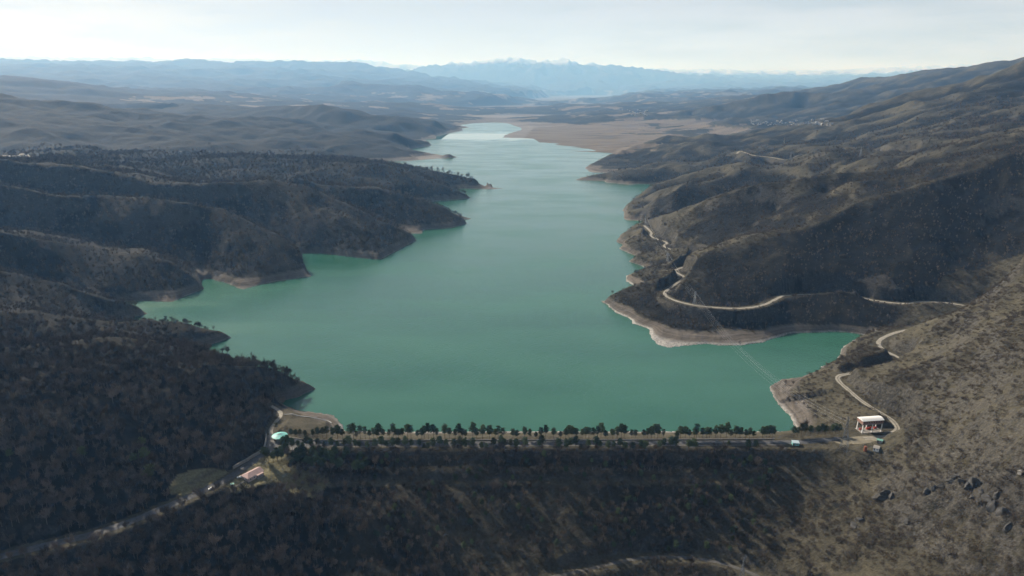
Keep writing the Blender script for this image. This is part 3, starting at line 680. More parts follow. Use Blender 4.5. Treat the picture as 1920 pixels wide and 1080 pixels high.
for y in (-2.4, 2.2):
    f = MB().box(-lx-.08, -lx+.1, y-.6, y+.6, 1.0, 2.4).build('window', M['white'], t); MB().box(-lx-.12, -lx-.06, y-.48, y+.48, 1.12, 2.28).build('pane', M['glass'], f)
MB().box(.6, 1.7, -ly-.1, -ly+.1, 0, 2.2).build('door', M['wood'], t)
MB().box(-.2, 6.2, -ly-2.4, -ly-.02, -.6, .1).build('porch', M['concrete'], t)
MB().bar((.2, -ly-2.2, .1), (.2, -ly-2.2, 3.0), .09).bar((5.8, -ly-2.2, .1), (5.8, -ly-2.2, 3.0), .09).box(-.2, 6.2, -ly-2.5, -ly-.5, 2.95, 3.08).build('porch_canopy', M['pinkroof'], t)

# ------------------------------------------------------------------ cars
def car(name, loc, rz, label, m, kind='car'):
    t = empty(name, loc, rz, label, kind)
    prof = [(-2.15, .35), (-2.2, .8), (-1.2, .98), (-.75, 1.42), (.85, 1.45), (1.7, .98), (2.15, .85), (2.2, .35)]
    b = MB(); n = len(prof)
    for w0, w1, z0 in ((.85, .85, 0),):
        v = [(x, -.85 if z < 1.2 else -.68, z) for x, z in prof]+[(x, .85 if z < 1.2 else .68, z) for x, z in prof]
        b.add(v, [(i, (i+1) % n, n+(i+1) % n, n+i) for i in range(n)]+[tuple(range(n)), tuple(range(n, 2*n))[::-1]])
    b.build('body', m, t)
    MB().add([(-1.18, -.75, 1.02), (-1.18, .75, 1.02), (-.80, .64, 1.41), (-.80, -.64, 1.41)], [(3, 2, 1, 0)]).build('windscreen', M['glass'], t).location = (-.02, 0, .02)
    MB().add([(1.64, -.72, 1.02), (1.64, .72, 1.02), (.92, .62, 1.42), (.92, -.62, 1.42)], [(0, 1, 2, 3)]).build('rear_window', M['glass'], t).location = (.03, 0, .02)
    for s in (-1, 1):
        MB().add([(-.95, s*.80, 1.02), (1.35, s*.80, 1.02), (.8, s*.70, 1.36), (-.65, s*.70, 1.36)], [(0, 1, 2, 3)]).build('side_window', M['glass'], t).location = (0, s*.04, 0)
        for x in (-1.35, 1.35):
            wl = MB().bar((x, s*.70, .33), (x, s*.90, .33), .33, 12).build('wheel', M['tyre'], t); MB().bar((x, s*.9, .33), (x, s*.915, .33), .18, 10).build('rim', M['metal'], wl)
        MB().box(-2.22, -2.15, s*.6-.15, s*.6+.15, .6, .78).build('headlight', M['glass'], t)
    return t
def on_road(px, py, z): p = P(px, py, z); return (p[0], p[1], float(ground(p[0], p[1]))+.28)
car('parked_car', on_road(396, 917, 13), R(40), 'white car alone on the road left of the pink house', M['white'])
car('parked_car', on_road(450, 899, 12), R(20), 'white car parked against the left end of the pink house', M['white'])
car('parked_car', on_road(579, 829, 15), R(3), 'pale car on the crest road just right of the turquoise pavilion', M['bluewhite'])
p = on_road(461.5, 901, 12); t = empty('water_tank', p, R(30), 'small white tank on a stand at the front corner of the pink house', 'water tank')
MB().bar((-1.1, 0, 1.3), (1.1, 0, 1.3), .75, 14).build('tank', M['white'], t)
for x in (-.8, .8): MB().box(x-.1, x+.1, -.6, .6, -.3, .8).build('stand', M['metal'], t)
p = on_road(436, 913, 12); t = empty('kiosk', (p[0], p[1], p[2]-.3), R(25), 'little booth with a pale green roof beside the road below the pink house', 'kiosk')
MB().box(-1.2, 1.2, -1.1, 1.1, 0, 2.2).build('wall', M['concrete'], t); MB().box(-1.5, 1.5, -1.4, 1.4, 2.2, 2.4).build('roof', M['green'], t); MB().box(-.5, .5, -1.13, -1.08, .9, 1.8).build('window', M['glass'], t)
pa = np.array([P(440, 914, 12), P(449, 909, 12), P(458, 903.5, 12)]); pa = smooth_line(pa)
tag(ribbon('concrete_path', pa, .7, M['concrete'], dz=.2), kind='structure')

# ------------------------------------------------------------------ walls and rails
def wall_strip(name, cl, th, h, m, label, cat, base=-.5, cap=None):
    cl = np.array(cl); d = np.gradient(cl[:, :2], axis=0); d /= np.linalg.norm(d, axis=1)[:, None]+1e-9; nx = np.stack([d[:, 1], -d[:, 0]], -1)
    root = empty(name, (cl[0][0], cl[0][1], cl[0][2]), 0, label, cat); o0 = np.array((cl[0][0], cl[0][1], cl[0][2]))
    def strip(nm, z0, z1, th, m):
        co = []; fa = []
        for i, (p, q) in enumerate(zip(cl, nx)):
            for s, z in ((-1, z0), (1, z0), (1, z1), (-1, z1)): co.append((p[0]+q[0]*s*th/2-o0[0], p[1]+q[1]*s*th/2-o0[1], p[2]+z-o0[2]))
        for i in range(len(cl)-1):
            for k in range(4): fa.append((i*4+k, i*4+(k+1) % 4, i*4+4+(k+1) % 4, i*4+4+k))
        fa.append((0, 1, 2, 3)); n = (len(cl)-1)*4; fa.append((n+3, n+2, n+1, n)); raw_mesh(nm, co, fa, m, root)
    strip('wall_face', base, h, th, m)
    if cap: strip('coping', h, h+.12, th+.12, cap)
    return root
def gl(s, step=3, z=None):
    c = smooth_line(pts(s, 'z'))[::step]; c = np.array([(p[0], p[1], float(ground(p[0], p[1])) if z is None else z) for p in c]); return c
wall_strip('retaining_wall', gl('437,880,13.5 447,874,13.5 458,868,14 475,857,14.5 490,848,15 496,840,15 499,828,15 500,814,15'), .9, 2.6, M['concrete'], 'curved grey concrete retaining wall between the road and the wooded hillside', 'wall', cap=M['concrete'])
wall_strip('parapet_wall', gl('541,821.5,15 590,826.5,15 700,826.5,15 900,826,15 1200,825.3,15 1460,824,15'), .35, 1.0, M['wood'] if 0 else M['concrete'], 'long low parapet wall along the lake side of the dam road', 'wall', cap=M['concrete'])
def rail(name, cl, label, cat='railing', h=1.0, every=5, m='darkmetal'):
    root = empty(name, cl[0], 0, label, cat); o0 = Vector(cl[0]); b = MB()
    for a, c in zip(cl[:-1], cl[1:]):
        for hh in (h, h*.55): b.bar(Vector(a)-o0+Vector((0, 0, hh)), Vector(c)-o0+Vector((0, 0, hh)), .09)
    b.build('rail', M[m], root)
    for p in list(cl[::every])[:95]:
        q = Vector(p)-o0; MB().bar(q-Vector((0, 0, .3)), q+Vector((0, 0, h)), .1).build('post', M[m], root)
rail('railing', gl('560,845,15 600,841.5,15 700,839.5,15 900,838.7,15 1200,837.8,15 1475,836.6,15', 4), 'long dark railing along the downstream edge of the dam road', every=1)
rail('guard_rail', gl('405,920,12.5 430,905,12.5 462,885,13 480,874,14 504,860,15', 2), 'dark double guard rail beside the road behind the pink house', 'guard rail', every=2)
wall_strip('kerb', gl('600,838.8,15 700,837.3,15 900,836.7,15 1200,835.8,15 1475,834.6,15'), .5, .28, M['concrete'], 'pale continuous kerb on the downstream side of the dam road', 'kerb')
root = empty('pipeline', P(533, 779, 13), 0, 'thin white pipe running across the bare bank above the water left of the dam', 'pipe')
c = gl('533,779,13 560,781,12 590,784,10.5 615,786,9 618,789,9 624,791,8', 2); o0 = Vector(root.location); b = MB()
for a, d in zip(c[:-1], c[1:]): b.bar(Vector(a)-o0+Vector((0, 0, .7)), Vector(d)-o0+Vector((0, 0, .7)), .28, 8)
b.build('pipe', M['white'], root)
for p in c[::2]: q = Vector(p)-o0; MB().box(q.x-.3, q.x+.3, q.y-.3, q.y+.3, q.z-.5, q.z+.45).build('support', M['concrete'], root)

# ------------------------------------------------------------------ intake hoist house on legs
A = P(1616, 811.5, CREST); B_ = P(1651.5, 809, CREST); ang = math.atan2(B_[1]-A[1], B_[0]-A[0])
W_ = math.hypot(B_[0]-A[0], B_[1]-A[1]); Wb = 8.0
t = empty('hoist_house', (A[0], A[1], CREST), ang, 'brown hoist house with a white arched roof raised on tall white legs beside the track', 'building')
lz = 8.6; y0, y1 = -.4, Wb+.4
MB().box(-.6, W_+1.0, y0, y1, lz, lz+3.6).build('wall', M['brick'], t)
n = 8; prof = [(y0-.4+(y1-y0+.8)*i/n, lz+3.6+1.5*math.sin(math.pi*i/n)) for i in range(n+1)]
MB().prism(prof+[(y1+.4, lz+3.45), (y0-.4, lz+3.45)], -1.0, W_+1.4).build('roof', M['white'], t)
for i in range(8):
    x = .9+i*(W_-1.4)/7.3; f = MB().box(x-.6, x+.6, y0-.1, y0+.05, lz+1.3, lz+2.6).build('window', M['concrete'] if i % 3 == 5 else M['brick'], t); MB().box(x-.5, x+.5, y0-.13, y0-.05, lz+1.4, lz+2.5).build('pane', M['glass'], f)
for y in (0, Wb):
    for x in (0, W_/2, W_): MB().bar((x+(.0), y, -.3), (x+.25, y, lz), .55, 4, .42).build('leg', M['white'], t)
b = MB()
for y in (0, Wb): b.box(-.3, W_+.4, y-.3, y+.3, lz-.7, lz)
for x in (0, W_/2, W_): b.box(x-.2, x+.4, .3, Wb-.3, lz-.65, lz)
b.build('beam', M['concrete'], t)
MB().box(-1.2, W_+1.5, -1.4, Wb+1.6, -.4, .25).build('slab', M['concrete'], t)
for i, (x, y) in enumerate(((2.2, 5.5), (W_*.48, 5.5), (W_*.62, 6.2), (W_*.88, 5.8))):
    q = empty('winch', (0, 0, 0), 0, ['red winch under the left end of the raised hoist house', 'red winch under the middle of the raised hoist house, left one of the pair', 'red winch under the middle of the raised hoist house, right one of the pair', 'red winch under the right end of the raised hoist house'][i], 'winch', 'red winches under the hoist house')
    q.location = (A[0]+x*math.cos(ang)-y*math.sin(ang), A[1]+x*math.sin(ang)+y*math.cos(ang), CREST+.25); q.rotation_euler = (0, 0, ang)
    MB().bar((-1.0, 0, 1.0), (1.0, 0, 1.0), .8, 12).build('drum', M['red'], q)
    for x0_ in (-1.2, 1.0): MB().box(x0_, x0_+.2, -.9, .9, 0, 1.9).build('side_frame', M['red'], q)

# small buildings at the right end
def hut(name, px, py, z, rz, sx, sy, h, wm, rm, label, cat='shed', gable=.6, win=True):
    p = hit(px, py); gz = float(ground(p[0], p[1])); t = empty(name, (p[0], p[1], gz), rz, label, cat)
    MB().box(-sx/2, sx/2, -sy/2, sy/2, -.8, h).build('wall', M[wm], t)
    MB().prism([(-sy/2-.3, h), (0, h+gable), (sy/2+.3, h), (sy/2+.3, h-.12), (-sy/2-.3, h-.12)], -sx/2-.3, sx/2+.3).build('roof', M[rm], t)
    if win:
        MB().box(-sx/2+.5, -sx/2+1.5, -sy/2-.05, -sy/2+.05, 0, min(h-.3, 2)).build('door', M['wood'], t)
        f = MB().box(.3, 1.5, -sy/2-.05, -sy/2+.05, .9, min(h-.3, 1.9)).build('window', M['white'], t); MB().box(.4, 1.4, -sy/2-.09, -sy/2-.03, 1.0, min(h-.4, 1.8)).build('pane', M['glass'], f)
    return t
hut('guard_booth', 1491, 833.5, 15, R(-10), 5.6, 5.0, 2.9, 'teal', 'bluewhite', 'teal booth with pale blue flat roof near the right end of the dam road', 'booth', .15)
hut('shed', 1649, 829.5, 13, R(-30), 4.6, 3.4, 2.3, 'concrete', 'green', 'small grey shed with a faded green roof in front of the raised hoist house')
hut('shed', 1643, 843, 10, R(-35), 4.5, 6.0, 2.5, 'white', 'concrete', 'white shed with a grey roof below the gravel yard, right of the rusty tank', 'shed')
p = hit(1622, 846); gz = float(ground(p[0], p[1])); t = empty('rusty_tank', (p[0], p[1], gz), 0, 'upright rust red steel tank standing on the slope below the gravel yard', 'tank')
MB().cone(-.3, 1.35, 4.4, 1.35, 14).build('shell', M['rust'], t); MB().cone(4.4, 1.4, 4.9, .3, 14).build('lid', M['rust'], t)
hut('hut', 1914, 889, 60, R(20), 3.6, 2.6, 2.0, 'concrete', 'concrete', 'small white hut above the dark crags at the right edge', 'hut')

# ------------------------------------------------------------------ pylons and wires
def pylon(px, py, h, rz, label, z=None, arm=5.0, copies=None):
    p = hit(px, py) if z is None else P(px, py, z); gz = float(ground(p[0], p[1])) if z is None else z
    t = empty('power_pylon', (p[0], p[1], gz-.5), rz, label, 'pylon', 'lattice pylons carrying the power line'); thk = .13 if h > 24 else .16
    if p[1] > 1200: thk = .17
    w0, w1 = h*.11, .45
    def corner(f): w_ = w0+(w1-w0)*min(1, f/.78); return [(sx*w_, sy*w_, f*h) for sx, sy in ((-1, -1), (1, -1), (1, 1), (-1, 1))]
    L_ = [0, .13, .26, .38, .49, .59, .68, .76, .84, .92, 1.0]; b = MB(); br = MB()
    for f0, f1 in zip(L_[:-1], L_[1:]):
        c0, c1 = corner(f0), corner(f1)
        for k in range(4):
            b.bar(c0[k], c1[k], thk); br.bar(c0[k], c1[(k+1) % 4], thk*.6); br.bar(c0[(k+1) % 4], c1[k], thk*.6); br.bar(c1[k], c1[(k+1) % 4], thk*.6)
    b.build('mast', M['metal'], t); br.build('bracing', M['metal'], t)
    for f, a in ((.72, arm), (.84, arm*.8), (.94, arm*.6)):
        z_ = f*h; q = MB()
        for s in (-1, 1):
            for o in (-.4, .4): q.bar((s*.4, o, z_), (s*a, 0, z_), thk*.8)
            q.bar((s*.4, 0, z_+1.3), (s*a, 0, z_), thk*.8)
        ca = q.build('cross_arm', M['metal'], t)
        for s in (-1, 1): MB().bar((s*a, 0, z_), (s*a, 0, z_-1.3), .1, 6).build('insulator', M['glass'], ca)
    return t, h, arm
py = []
py.append(pylon(1388, 1109, 31, R(60), 'lattice pylon at the bottom edge, standing in the gravel below the dam', z=-44))
py.append(pylon(1582, 843, 33, R(50), 'tall lattice pylon beside the crest road, left of the raised hoist house'))
py.append(pylon(1302, 571, 20, R(35), 'lattice pylon beside the dirt road on the headland across the inlet'))
py.append(pylon(1251, 492, 18, R(20), 'pylon low on the scrubby bank between the two bends of the dirt road'))
py.append(pylon(1210, 422, 22, R(20), 'pylon on the point where the dirt road ends above the far cove'))
py.append(pylon(1613, 294, 25, R(10), 'pylon on the knoll beside the short dirt track high on the right'))
py.append(pylon(1482, 300, 24, R(10), 'pylon at the right end of the distant dirt track'))
py.append(pylon(1470, 269, 24, R(10), 'farthest pylon, on the wooded ridge before the plain'))
bpy.context.view_layer.update()
M['wire'] = mat('wire', (.55, .56, .56), .4, .3)
def wires(a, b_, sag, gname, lab):
    (ta, ha, aa), (tb, hb, ab) = a, b_
    for f, k in ((.72, 1), (.84, .8), (.94, .6)):
        for s in (-1, 1):
            p0 = ta.matrix_world @ Vector((s*aa*k, 0, f*ha-1.3)); p1 = tb.matrix_world @ Vector((s*ab*k, 0, f*hb-1.3))
            m = MB(); q = [p0.lerp(p1, i/24)-Vector((0, 0, sag*4*(i/24)*(1-i/24))) for i in range(25)]; o = p0
            for x, y in zip(q[:-1], q[1:]): m.bar(x-o, y-o, .03, 3)
            w_ = m.build('power_line', M['wire']); w_.location = o
            tag(w_, lab, 'power line', gname)
wires(py[1], py[2], 22, 'wires crossing the inlet', 'thin power line wire hanging across the green inlet to the headland pylon')
if 0: wires(py[0], py[1], 5, 'wires climbing the dam', 'thin power line wire rising from the bottom edge to the crest pylon')
wires(py[2], py[3], 5, 'wires over the headland', 'thin power line wire over the scrub on the headland')
wires(py[3], py[4], 9, 'wires to the far point', 'thin power line wire running to the pylon on the far point')

# ------------------------------------------------------------------ trees
def veg_mat(name, c0, c1, rough=.9):
    m = bpy.data.materials.new(name); m.use_nodes = True; n = m.node_tree; b = n.nodes['Principled BSDF']; b.inputs['Roughness'].default_value = rough; b.inputs['Specular IOR Level'].default_value = .15
    oi = n.nodes.new('ShaderNodeObjectInfo'); g = n.nodes.new('ShaderNodeNewGeometry'); ad = n.nodes.new('ShaderNodeMath'); ad.operation = 'MULTIPLY_ADD'
    n.links.new(oi.outputs['Random'], ad.inputs[0]); ad.inputs[1].default_value = .7; mu = n.nodes.new('ShaderNodeMath'); mu.operation = 'MULTIPLY'; mu.inputs[1].default_value = .2
    lo = n.nodes.new('ShaderNodeTexNoise'); lo.inputs['Scale'].default_value = .035; lo.inputs['Detail'].default_value = 3; n.links.new(oi.outputs['Location'], lo.inputs[0])
    lm = n.nodes.new('ShaderNodeMath'); lm.operation = 'MULTIPLY_ADD'; lm.inputs[1].default_value = 1.1; lm.inputs[2].default_value = -.52; n.links.new(lo.outputs[0], lm.inputs[0]); a2 = n.nodes.new('ShaderNodeMath'); n.links.new(mu.outputs[0], a2.inputs[0]); n.links.new(lm.outputs[0], a2.inputs[1])
    n.links.new(g.outputs['Random Per Island'], mu.inputs[0]); n.links.new(a2.outputs[0], ad.inputs[2])
    r = n.nodes.new('ShaderNodeValToRGB'); r.color_ramp.elements[0].color = c0+(1,); r.color_ramp.elements[1].color = c1+(1,); n.links.new(ad.outputs[0], r.inputs[0]); n.links.new(r.outputs[0], b.inputs['Base Color'])
    return m
TW = veg_mat('bare_twigs', (.014, .0115, .0095), (.19, .15, .118))
PN = veg_mat('pine_needles', (.024, .042, .020), (.085, .11, .05))
CN = veg_mat('bright_conifer', (.05, .065, .022), (.095, .11, .04))
SB = veg_mat('shrub_twigs', (.045, .033, .024), (.12, .095, .065))
def tri_cloud(n, fn, l, w_, r, up=.5):
    v = []; f = []
    for i in range(n):
        c, d = fn(r); c = Vector(c); d = (Vector(d)+Vector((0, 0, up))+Vector((r.gauss(0, .5), r.gauss(0, .5), r.gauss(0, .4)))).normalized()
        s = d.cross(Vector((r.gauss(0, 1), r.gauss(0, 1), r.gauss(0, 1)))).normalized(); ll = l*r.uniform(.6, 1.4); ww = w_*r.uniform(.6, 1.3)
        b = len(v); v += [c-s*ww/2, c+s*ww/2, c+d*ll]; f.append((b, b+1, b+2))
    return v, f
def bare_parts(seed, n=230, l=1.5, w_=.14, h=8.5, rad=2.9):
    r = random.Random(seed); tr = MB(); tr.bar((0, 0, -1), (r.uniform(-.3, .3), r.uniform(-.3, .3), h*.5), .2, 5, .12)
    limbs = []
    for k in range(9):
        a = r.uniform(0, 6.28); z0 = h*r.uniform(.22, .5); e = Vector((math.cos(a)*rad*r.uniform(.4, .85), math.sin(a)*rad*r.uniform(.4, .85), h*r.uniform(.6, .98)))
        limbs.append((Vector((0, 0, z0)), e)); tr.bar((0, 0, z0), e, .09, 3, .03)
    def fn(r):
        a, e = r.choice(limbs); t = r.uniform(.35, 1.05); c = a.lerp(e, t)+Vector((r.gauss(0, .55), r.gauss(0, .55), r.gauss(0, .5))); return c, (c-Vector((0, 0, h*.3))).normalized()
    v, f = tri_cloud(n, fn, l, w_, r); cr_ = MB(); cr_.add(v, f); return tr, cr_
def pine_parts(seed, h=12.5, n=1300):
    r = random.Random(seed); tr = MB(); lean = Vector((r.uniform(-.5, .5), r.uniform(-.35, .35), h*.92)); tr.bar((0, 0, -.8), lean, .2, 6, .06); tufts = []
    for k in range(28):
        fz = .46+.52*(k+.5)/28; a = k*2.4+r.uniform(-.5, .5); ro = (1.0-abs(fz-.66)**1.3*2.4)*2.6*r.uniform(.3, 1.1); c = Vector((math.cos(a)*ro, math.sin(a)*ro, h*fz))
        tufts.append((c, r.uniform(.7, 1.15))); tr.bar(lean*(max(.3, fz-.1)), c, .06, 3, .03)
    v = []; f = []
    for i in range(n):
        c, s = r.choice(tufts); q = c+Vector((r.gauss(0, .55)*s, r.gauss(0, .55)*s, r.gauss(0, .32)*s)); d = Vector((r.gauss(0, 1), r.gauss(0, 1), r.gauss(.3, .7))).normalized(); u = d.orthogonal().normalized(); L_ = r.uniform(.4, .8); W2 = r.uniform(.13, .25)
        b = len(v); v += [q-u*W2, q+u*W2, q+d*L_+u*W2*.5, q+d*L_-u*W2*.5]; f.append((b, b+1, b+2, b+3))
    cr_ = MB(); cr_.add(v, f); return tr, cr_
def shrub_parts(seed, n=110):
    r = random.Random(seed); st = MB()
    for k in range(5):
        a = r.uniform(0, 6.28); st.bar((0, 0, -.3), (math.cos(a)*.9, math.sin(a)*.9, 1.5), .05, 3, .02)
    def fn(r):
        a = r.uniform(0, 6.28); q = math.sqrt(r.random())*1.6; c = Vector((math.cos(a)*q, math.sin(a)*q, r.uniform(.1, 1.9)*(1-q*q/4))); return c, (c.x, c.y, .5)
    v, f = tri_cloud(n, fn, .9, .16, r, .3); cr_ = MB(); cr_.add(v, f); return st, cr_
def me_of(mb, name, m):
    me = bpy.data.meshes.new(name); me.from_pydata([tuple(q) for q in mb.v], [], mb.f); me.materials.append(m); return me
def variants(fn, num, tn, cn, m1, m2, **k):
    o = []
    for i in range(num):
        a, b = fn(i*13+5, **k); o.append((me_of(a, tn, m1), me_of(b, cn, m2)))
    return o
VB = variants(bare_parts, 5, 'trunk', 'crown', M['bark'], TW, n=420, w_=.18, h=9.5, rad=3.5)
VP = variants(pine_parts, 5, 'trunk', 'crown', M['pinebark'], PN)
VC = variants(lambda s: pine_parts(s, 9, 700), 2, 'trunk', 'crown', M['pinebark'], CN)
VS = variants(shrub_parts, 4, 'stem', 'twigs', M['bark'], SB)
def plant(name, var, x, y, s, label, cat, group, z=None, names=('trunk', 'crown'), sz=1):
    z = float(ground(x, y)) if z is None else z
    t = bpy.data.objects.new(name, None); col.objects.link(t); t.location = (float(x), float(y), z); t.rotation_euler = (0, 0, random.uniform(0, 6.28)); t.scale = (s, s, s*sz); t.empty_display_size = 1
    tag(t, label, cat, group)
    for me, nm in zip(var, names):
        o = bpy.data.objects.new(nm, me); col.objects.link(o); o.parent = t
    return t
# pines on the lake side of the crest, surveyed one by one
up = [547, 556, 563, 572, 588, 597, 606, 613, 624, 634, 643, 656, 664, 676, 693, 700, 711, 719, 730, 738, 748, 764, 783, 792, 803, 813, 834, 843, 853, 861, 872, 893, 918, 935, 944, 961, 984, 994, 1015, 1024, 1050, 1060, 1067, 1079, 1092, 1098, 1103, 1112, 1120, 1127, 1148, 1158, 1170, 1184, 1207, 1214, 1222, 1234, 1243, 1275, 1285, 1293, 1301, 1306, 1317, 1331, 1340, 1350, 1361, 1371, 1379, 1389, 1398, 1406, 1412, 1430, 1436, 1443, 1449]
up += [668, 684, 707, 742, 755, 770, 797, 820, 867, 886, 905, 928, 970, 1005, 1038, 1073, 1135, 1164, 1192, 1228, 1268, 1325, 1385]
for px in up:
    p = P(px+random.uniform(-1, 1), 823.6+random.uniform(-1.4, .8)-(1.0 if px < 620 else 0), CREST)
    plant('pine_tree', random.choice(VP), p[0], p[1], random.uniform(.68, 1.15), 'dark green pine in the row along the lake side of the dam road', 'pine tree', 'pines in the lake side row on the dam crest', sz=random.uniform(.9, 1.2))
for px in (1488, 1495, 1502, 1509, 1519, 1533, 1541, 1547, 1560, 1566, 1573):
    p = P(px, 819-(px-1488)*.06+random.uniform(-.8, .8), CREST)
    plant('pine_tree', random.choice(VP), p[0], p[1], random.uniform(.75, 1.0), 'round topped dark pine at the right end of the dam road before the bare slope', 'pine tree', 'pines at the right end of the dam')
dn_ = [532, 541, 550, 560, 568, 577, 584, 596, 609, 620, 633, 646, 655, 668, 676, 690, 703, 716, 725, 738, 745, 760, 772, 785, 796, 803, 812, 826, 838, 850, 861, 866, 872, 888, 902, 912, 925, 939, 946, 956, 967, 985, 1012, 1017, 1048, 1062, 1071, 1080, 1090, 1102, 1116, 1125, 1139, 1150, 1162, 1173, 1185, 1200, 1208, 1214, 1236, 1245, 1256, 1265, 1290, 1299, 1305, 1359, 1365, 1402, 1417]
for px in dn_:
    p = P(px+random.uniform(-1.5, 1.5), 843.5+random.uniform(-1.5, 3), CREST-.5)
    plant('pine_tree', random.choice(VP), p[0], p[1], random.uniform(.6, 1.1), 'dark green pine in the row on the downstream shoulder of the dam crest', 'pine tree', 'pines on the downstream shoulder of the dam crest')
for k in range(60):
    px = random.uniform(520, 690); py_ = random.uniform(852, 880)+max(0, (px-560))*.10
    if px < 545 and py_ > 866: continue
    p = hit(px, py_)
    plant('pine_tree', random.choice(VP), p[0], p[1], random.uniform(.7, 1.05), 'pine in the dense grove on the slope right of the pink house', 'pine tree', 'grove of pines below the left end of the dam')
for px, py_ in ((496, 862), (503, 866), (513, 868), (520, 862), (528, 858), (536, 855)):
    p = hit(px, py_); plant('pine_tree', random.choice(VP), p[0], p[1], random.uniform(.85, 1.1), 'spreading dark pine between the forecourt and the pink house', 'pine tree', 'pines between forecourt and house')
for (px, py_, s, lb) in ((156, 862, 1.25, 'yellowish green conifer alone among the bare trees far left of the house'), (268, 842, 1.2, 'green conifer at the back of the little cluster in the bare wood'), (272, 868, 1.5, 'tallest green conifer in the little cluster in the bare wood'), (252, 872, 1.15, 'green conifer at the left of the little cluster in the bare wood'),
                         (283, 905, 1.75, 'big yellow green conifer at the left tip of the grassy clearing'), (20, 862, 1.0, 'greenish conifer close to the left edge of the picture'), (518, 806, .8, 'dark pine just behind the turquoise pavilion')):
    p = hit(px, py_); plant('conifer_tree', random.choice(VC), p[0], p[1], s, lb, 'conifer', None)
for k in range(120):
    px = random.uniform(700, 1450); py_ = random.uniform(862, 1040)
    p = hit(px, py_)
    plant('pine_tree', random.choice(VP), p[0], p[1], random.uniform(.45, .8), 'young green pine scattered among bare trees on the downstream dam face', 'pine tree', 'young pines on the dam face')

# woodland: positions over the visible ground
cellA = (RR**2)*.0024*np.gradient(VV, axis=0)
ang_ = (Z+9-H)/RR; run = np.maximum.accumulate((Z-H)/RR, axis=0)
vis = (ang_ > run-.012) & (PX > -160) & (PX < 2080) & (PYY < 1210) & (RR > 300)
spacing = np.clip(5.0+(RR-600)*.0034, 5.0, 24)
wood = vis & (wat < .3) & (RR < 3300) & (Z > -70)
lam = np.where(wood, cellA/spacing**2*np.where(nearright, 0, np.clip(dens, 0, 1)**1.25*np.clip((3300-RR)/900, 0, 1)), 0)
cnt = rng.poisson(lam); ii, jj = np.nonzero(cnt); rep = cnt[ii, jj]; ii = np.repeat(ii, rep); jj = np.repeat(jj, rep)
v = rv[ii]+(rng.random(len(ii))-.5)*.0045; th = ct[jj]+(rng.random(len(ii))-.5)*.0024; tx, ty = np.exp(v)*np.sin(th), np.exp(v)*np.cos(th)
def clear(px0, px1, py0, py1, x, y):
    a, b = proj(x, y, ground(x, y)); return ~((a > px0) & (a < px1) & (b > py0) & (b < py1))
ok = clear(428, 506, 866, 925, tx, ty) & clear(505, 550, 808, 850, tx, ty) & clear(545, 1690, 806, 844, tx, ty) & clear(516, 655, 766, 812, tx, ty)
# keep clear of the roads
rd = np.concatenate([c[::2, :2] for c in road_cl.values()])
def near_road(x, y, d):
    out = np.zeros(len(x), bool)
    for k in range(0, len(x), 4000):
        dx = x[k:k+4000, None]-rd[None, :, 0]; dy = y[k:k+4000, None]-rd[None, :, 1]; out[k:k+4000] = (dx*dx+dy*dy).min(1) < d*d
    return out
ok &= ~near_road(tx, ty+np.where(ty > 700, 5, 0), 7.5); tx, ty = tx[ok], ty[ok]
tz = ground(tx, ty); tr_ = np.hypot(tx, ty)
ts = np.clip(rng.lognormal(-.12, .27, len(tx)), .5, 1.6)*np.where(tr_ > 900, np.clip(tr_/1600, .85, 1.5), 1)*np.where((ty < 600) & (tx > -150), .8, 1)*np.where((tx > 0) & (ty > 700), .66, 1)
tpx, tpy = proj(tx, ty, tz)
order = np.argsort(np.where((tpx > 5) & (tpx < 1915) & (tpy < 1075) & (tpy > 0), tr_/ts, 1e9)); first = order[:300]
left_n = 0
for i in first:
    onface = tx[i] > -190
    plant('bare_tree', VB[int(rng.integers(5))], tx[i], ty[i], ts[i], 'leafless grey brown tree in the wood on the downstream slope below the dam' if onface else 'leafless grey brown tree in the wood beside the approach road', 'tree', 'bare trees on the downstream slope' if onface else 'bare trees beside the approach road')
rest = np.ones(len(tx), bool); rest[first] = False
# scrub on the right-hand slopes
lam = np.where(vis & (wat < .3) & (RR < 1500) & (Y > 300) & right & (Z > -70) & (roadd > 3.5) & (nearright | (dens < .75)) & (band_a < .5), cellA/2.9**2*np.clip(np.where(nearright, dens*2.3+.14, .35), 0, 1), 0)
lam = np.where(grassy, lam*.12, lam)
cnt = rng.poisson(lam); ii, jj = np.nonzero(cnt); rep = cnt[ii, jj]; ii = np.repeat(ii, rep); jj = np.repeat(jj, rep)
sx, sy = np.exp(rv[ii]+(rng.random(len(ii))-.5)*.0045), ct[jj]+(rng.random(len(ii))-.5)*.0024; sx, sy = sx*np.sin(sy), sx*np.cos(sy)
ok = clear(1480, 1690, 795, 834, sx, sy) & clear(545, 1500, 800, 842, sx, sy); sx, sy = sx[ok], sy[ok]; sz = ground(sx, sy); sr = np.hypot(sx, sy); ss = np.clip(rng.lognormal(-.25, .38, len(sx)), .35, 2.2)
spx, spy = proj(sx, sy, sz)
o2 = np.argsort(np.where((spx > 5) & (spx < 1915) & (spy < 1075), sr/ss, 1e9))[:200]
for i in o2:
    plant('shrub', VS[int(rng.integers(4))], sx[i], sy[i], ss[i], 'leafless brown shrub on the dry rocky slope at the lower right', 'shrub', 'bare shrubs on the lower right slope', names=('stem', 'twigs'))
srest = np.ones(len(sx), bool); srest[o2] = False

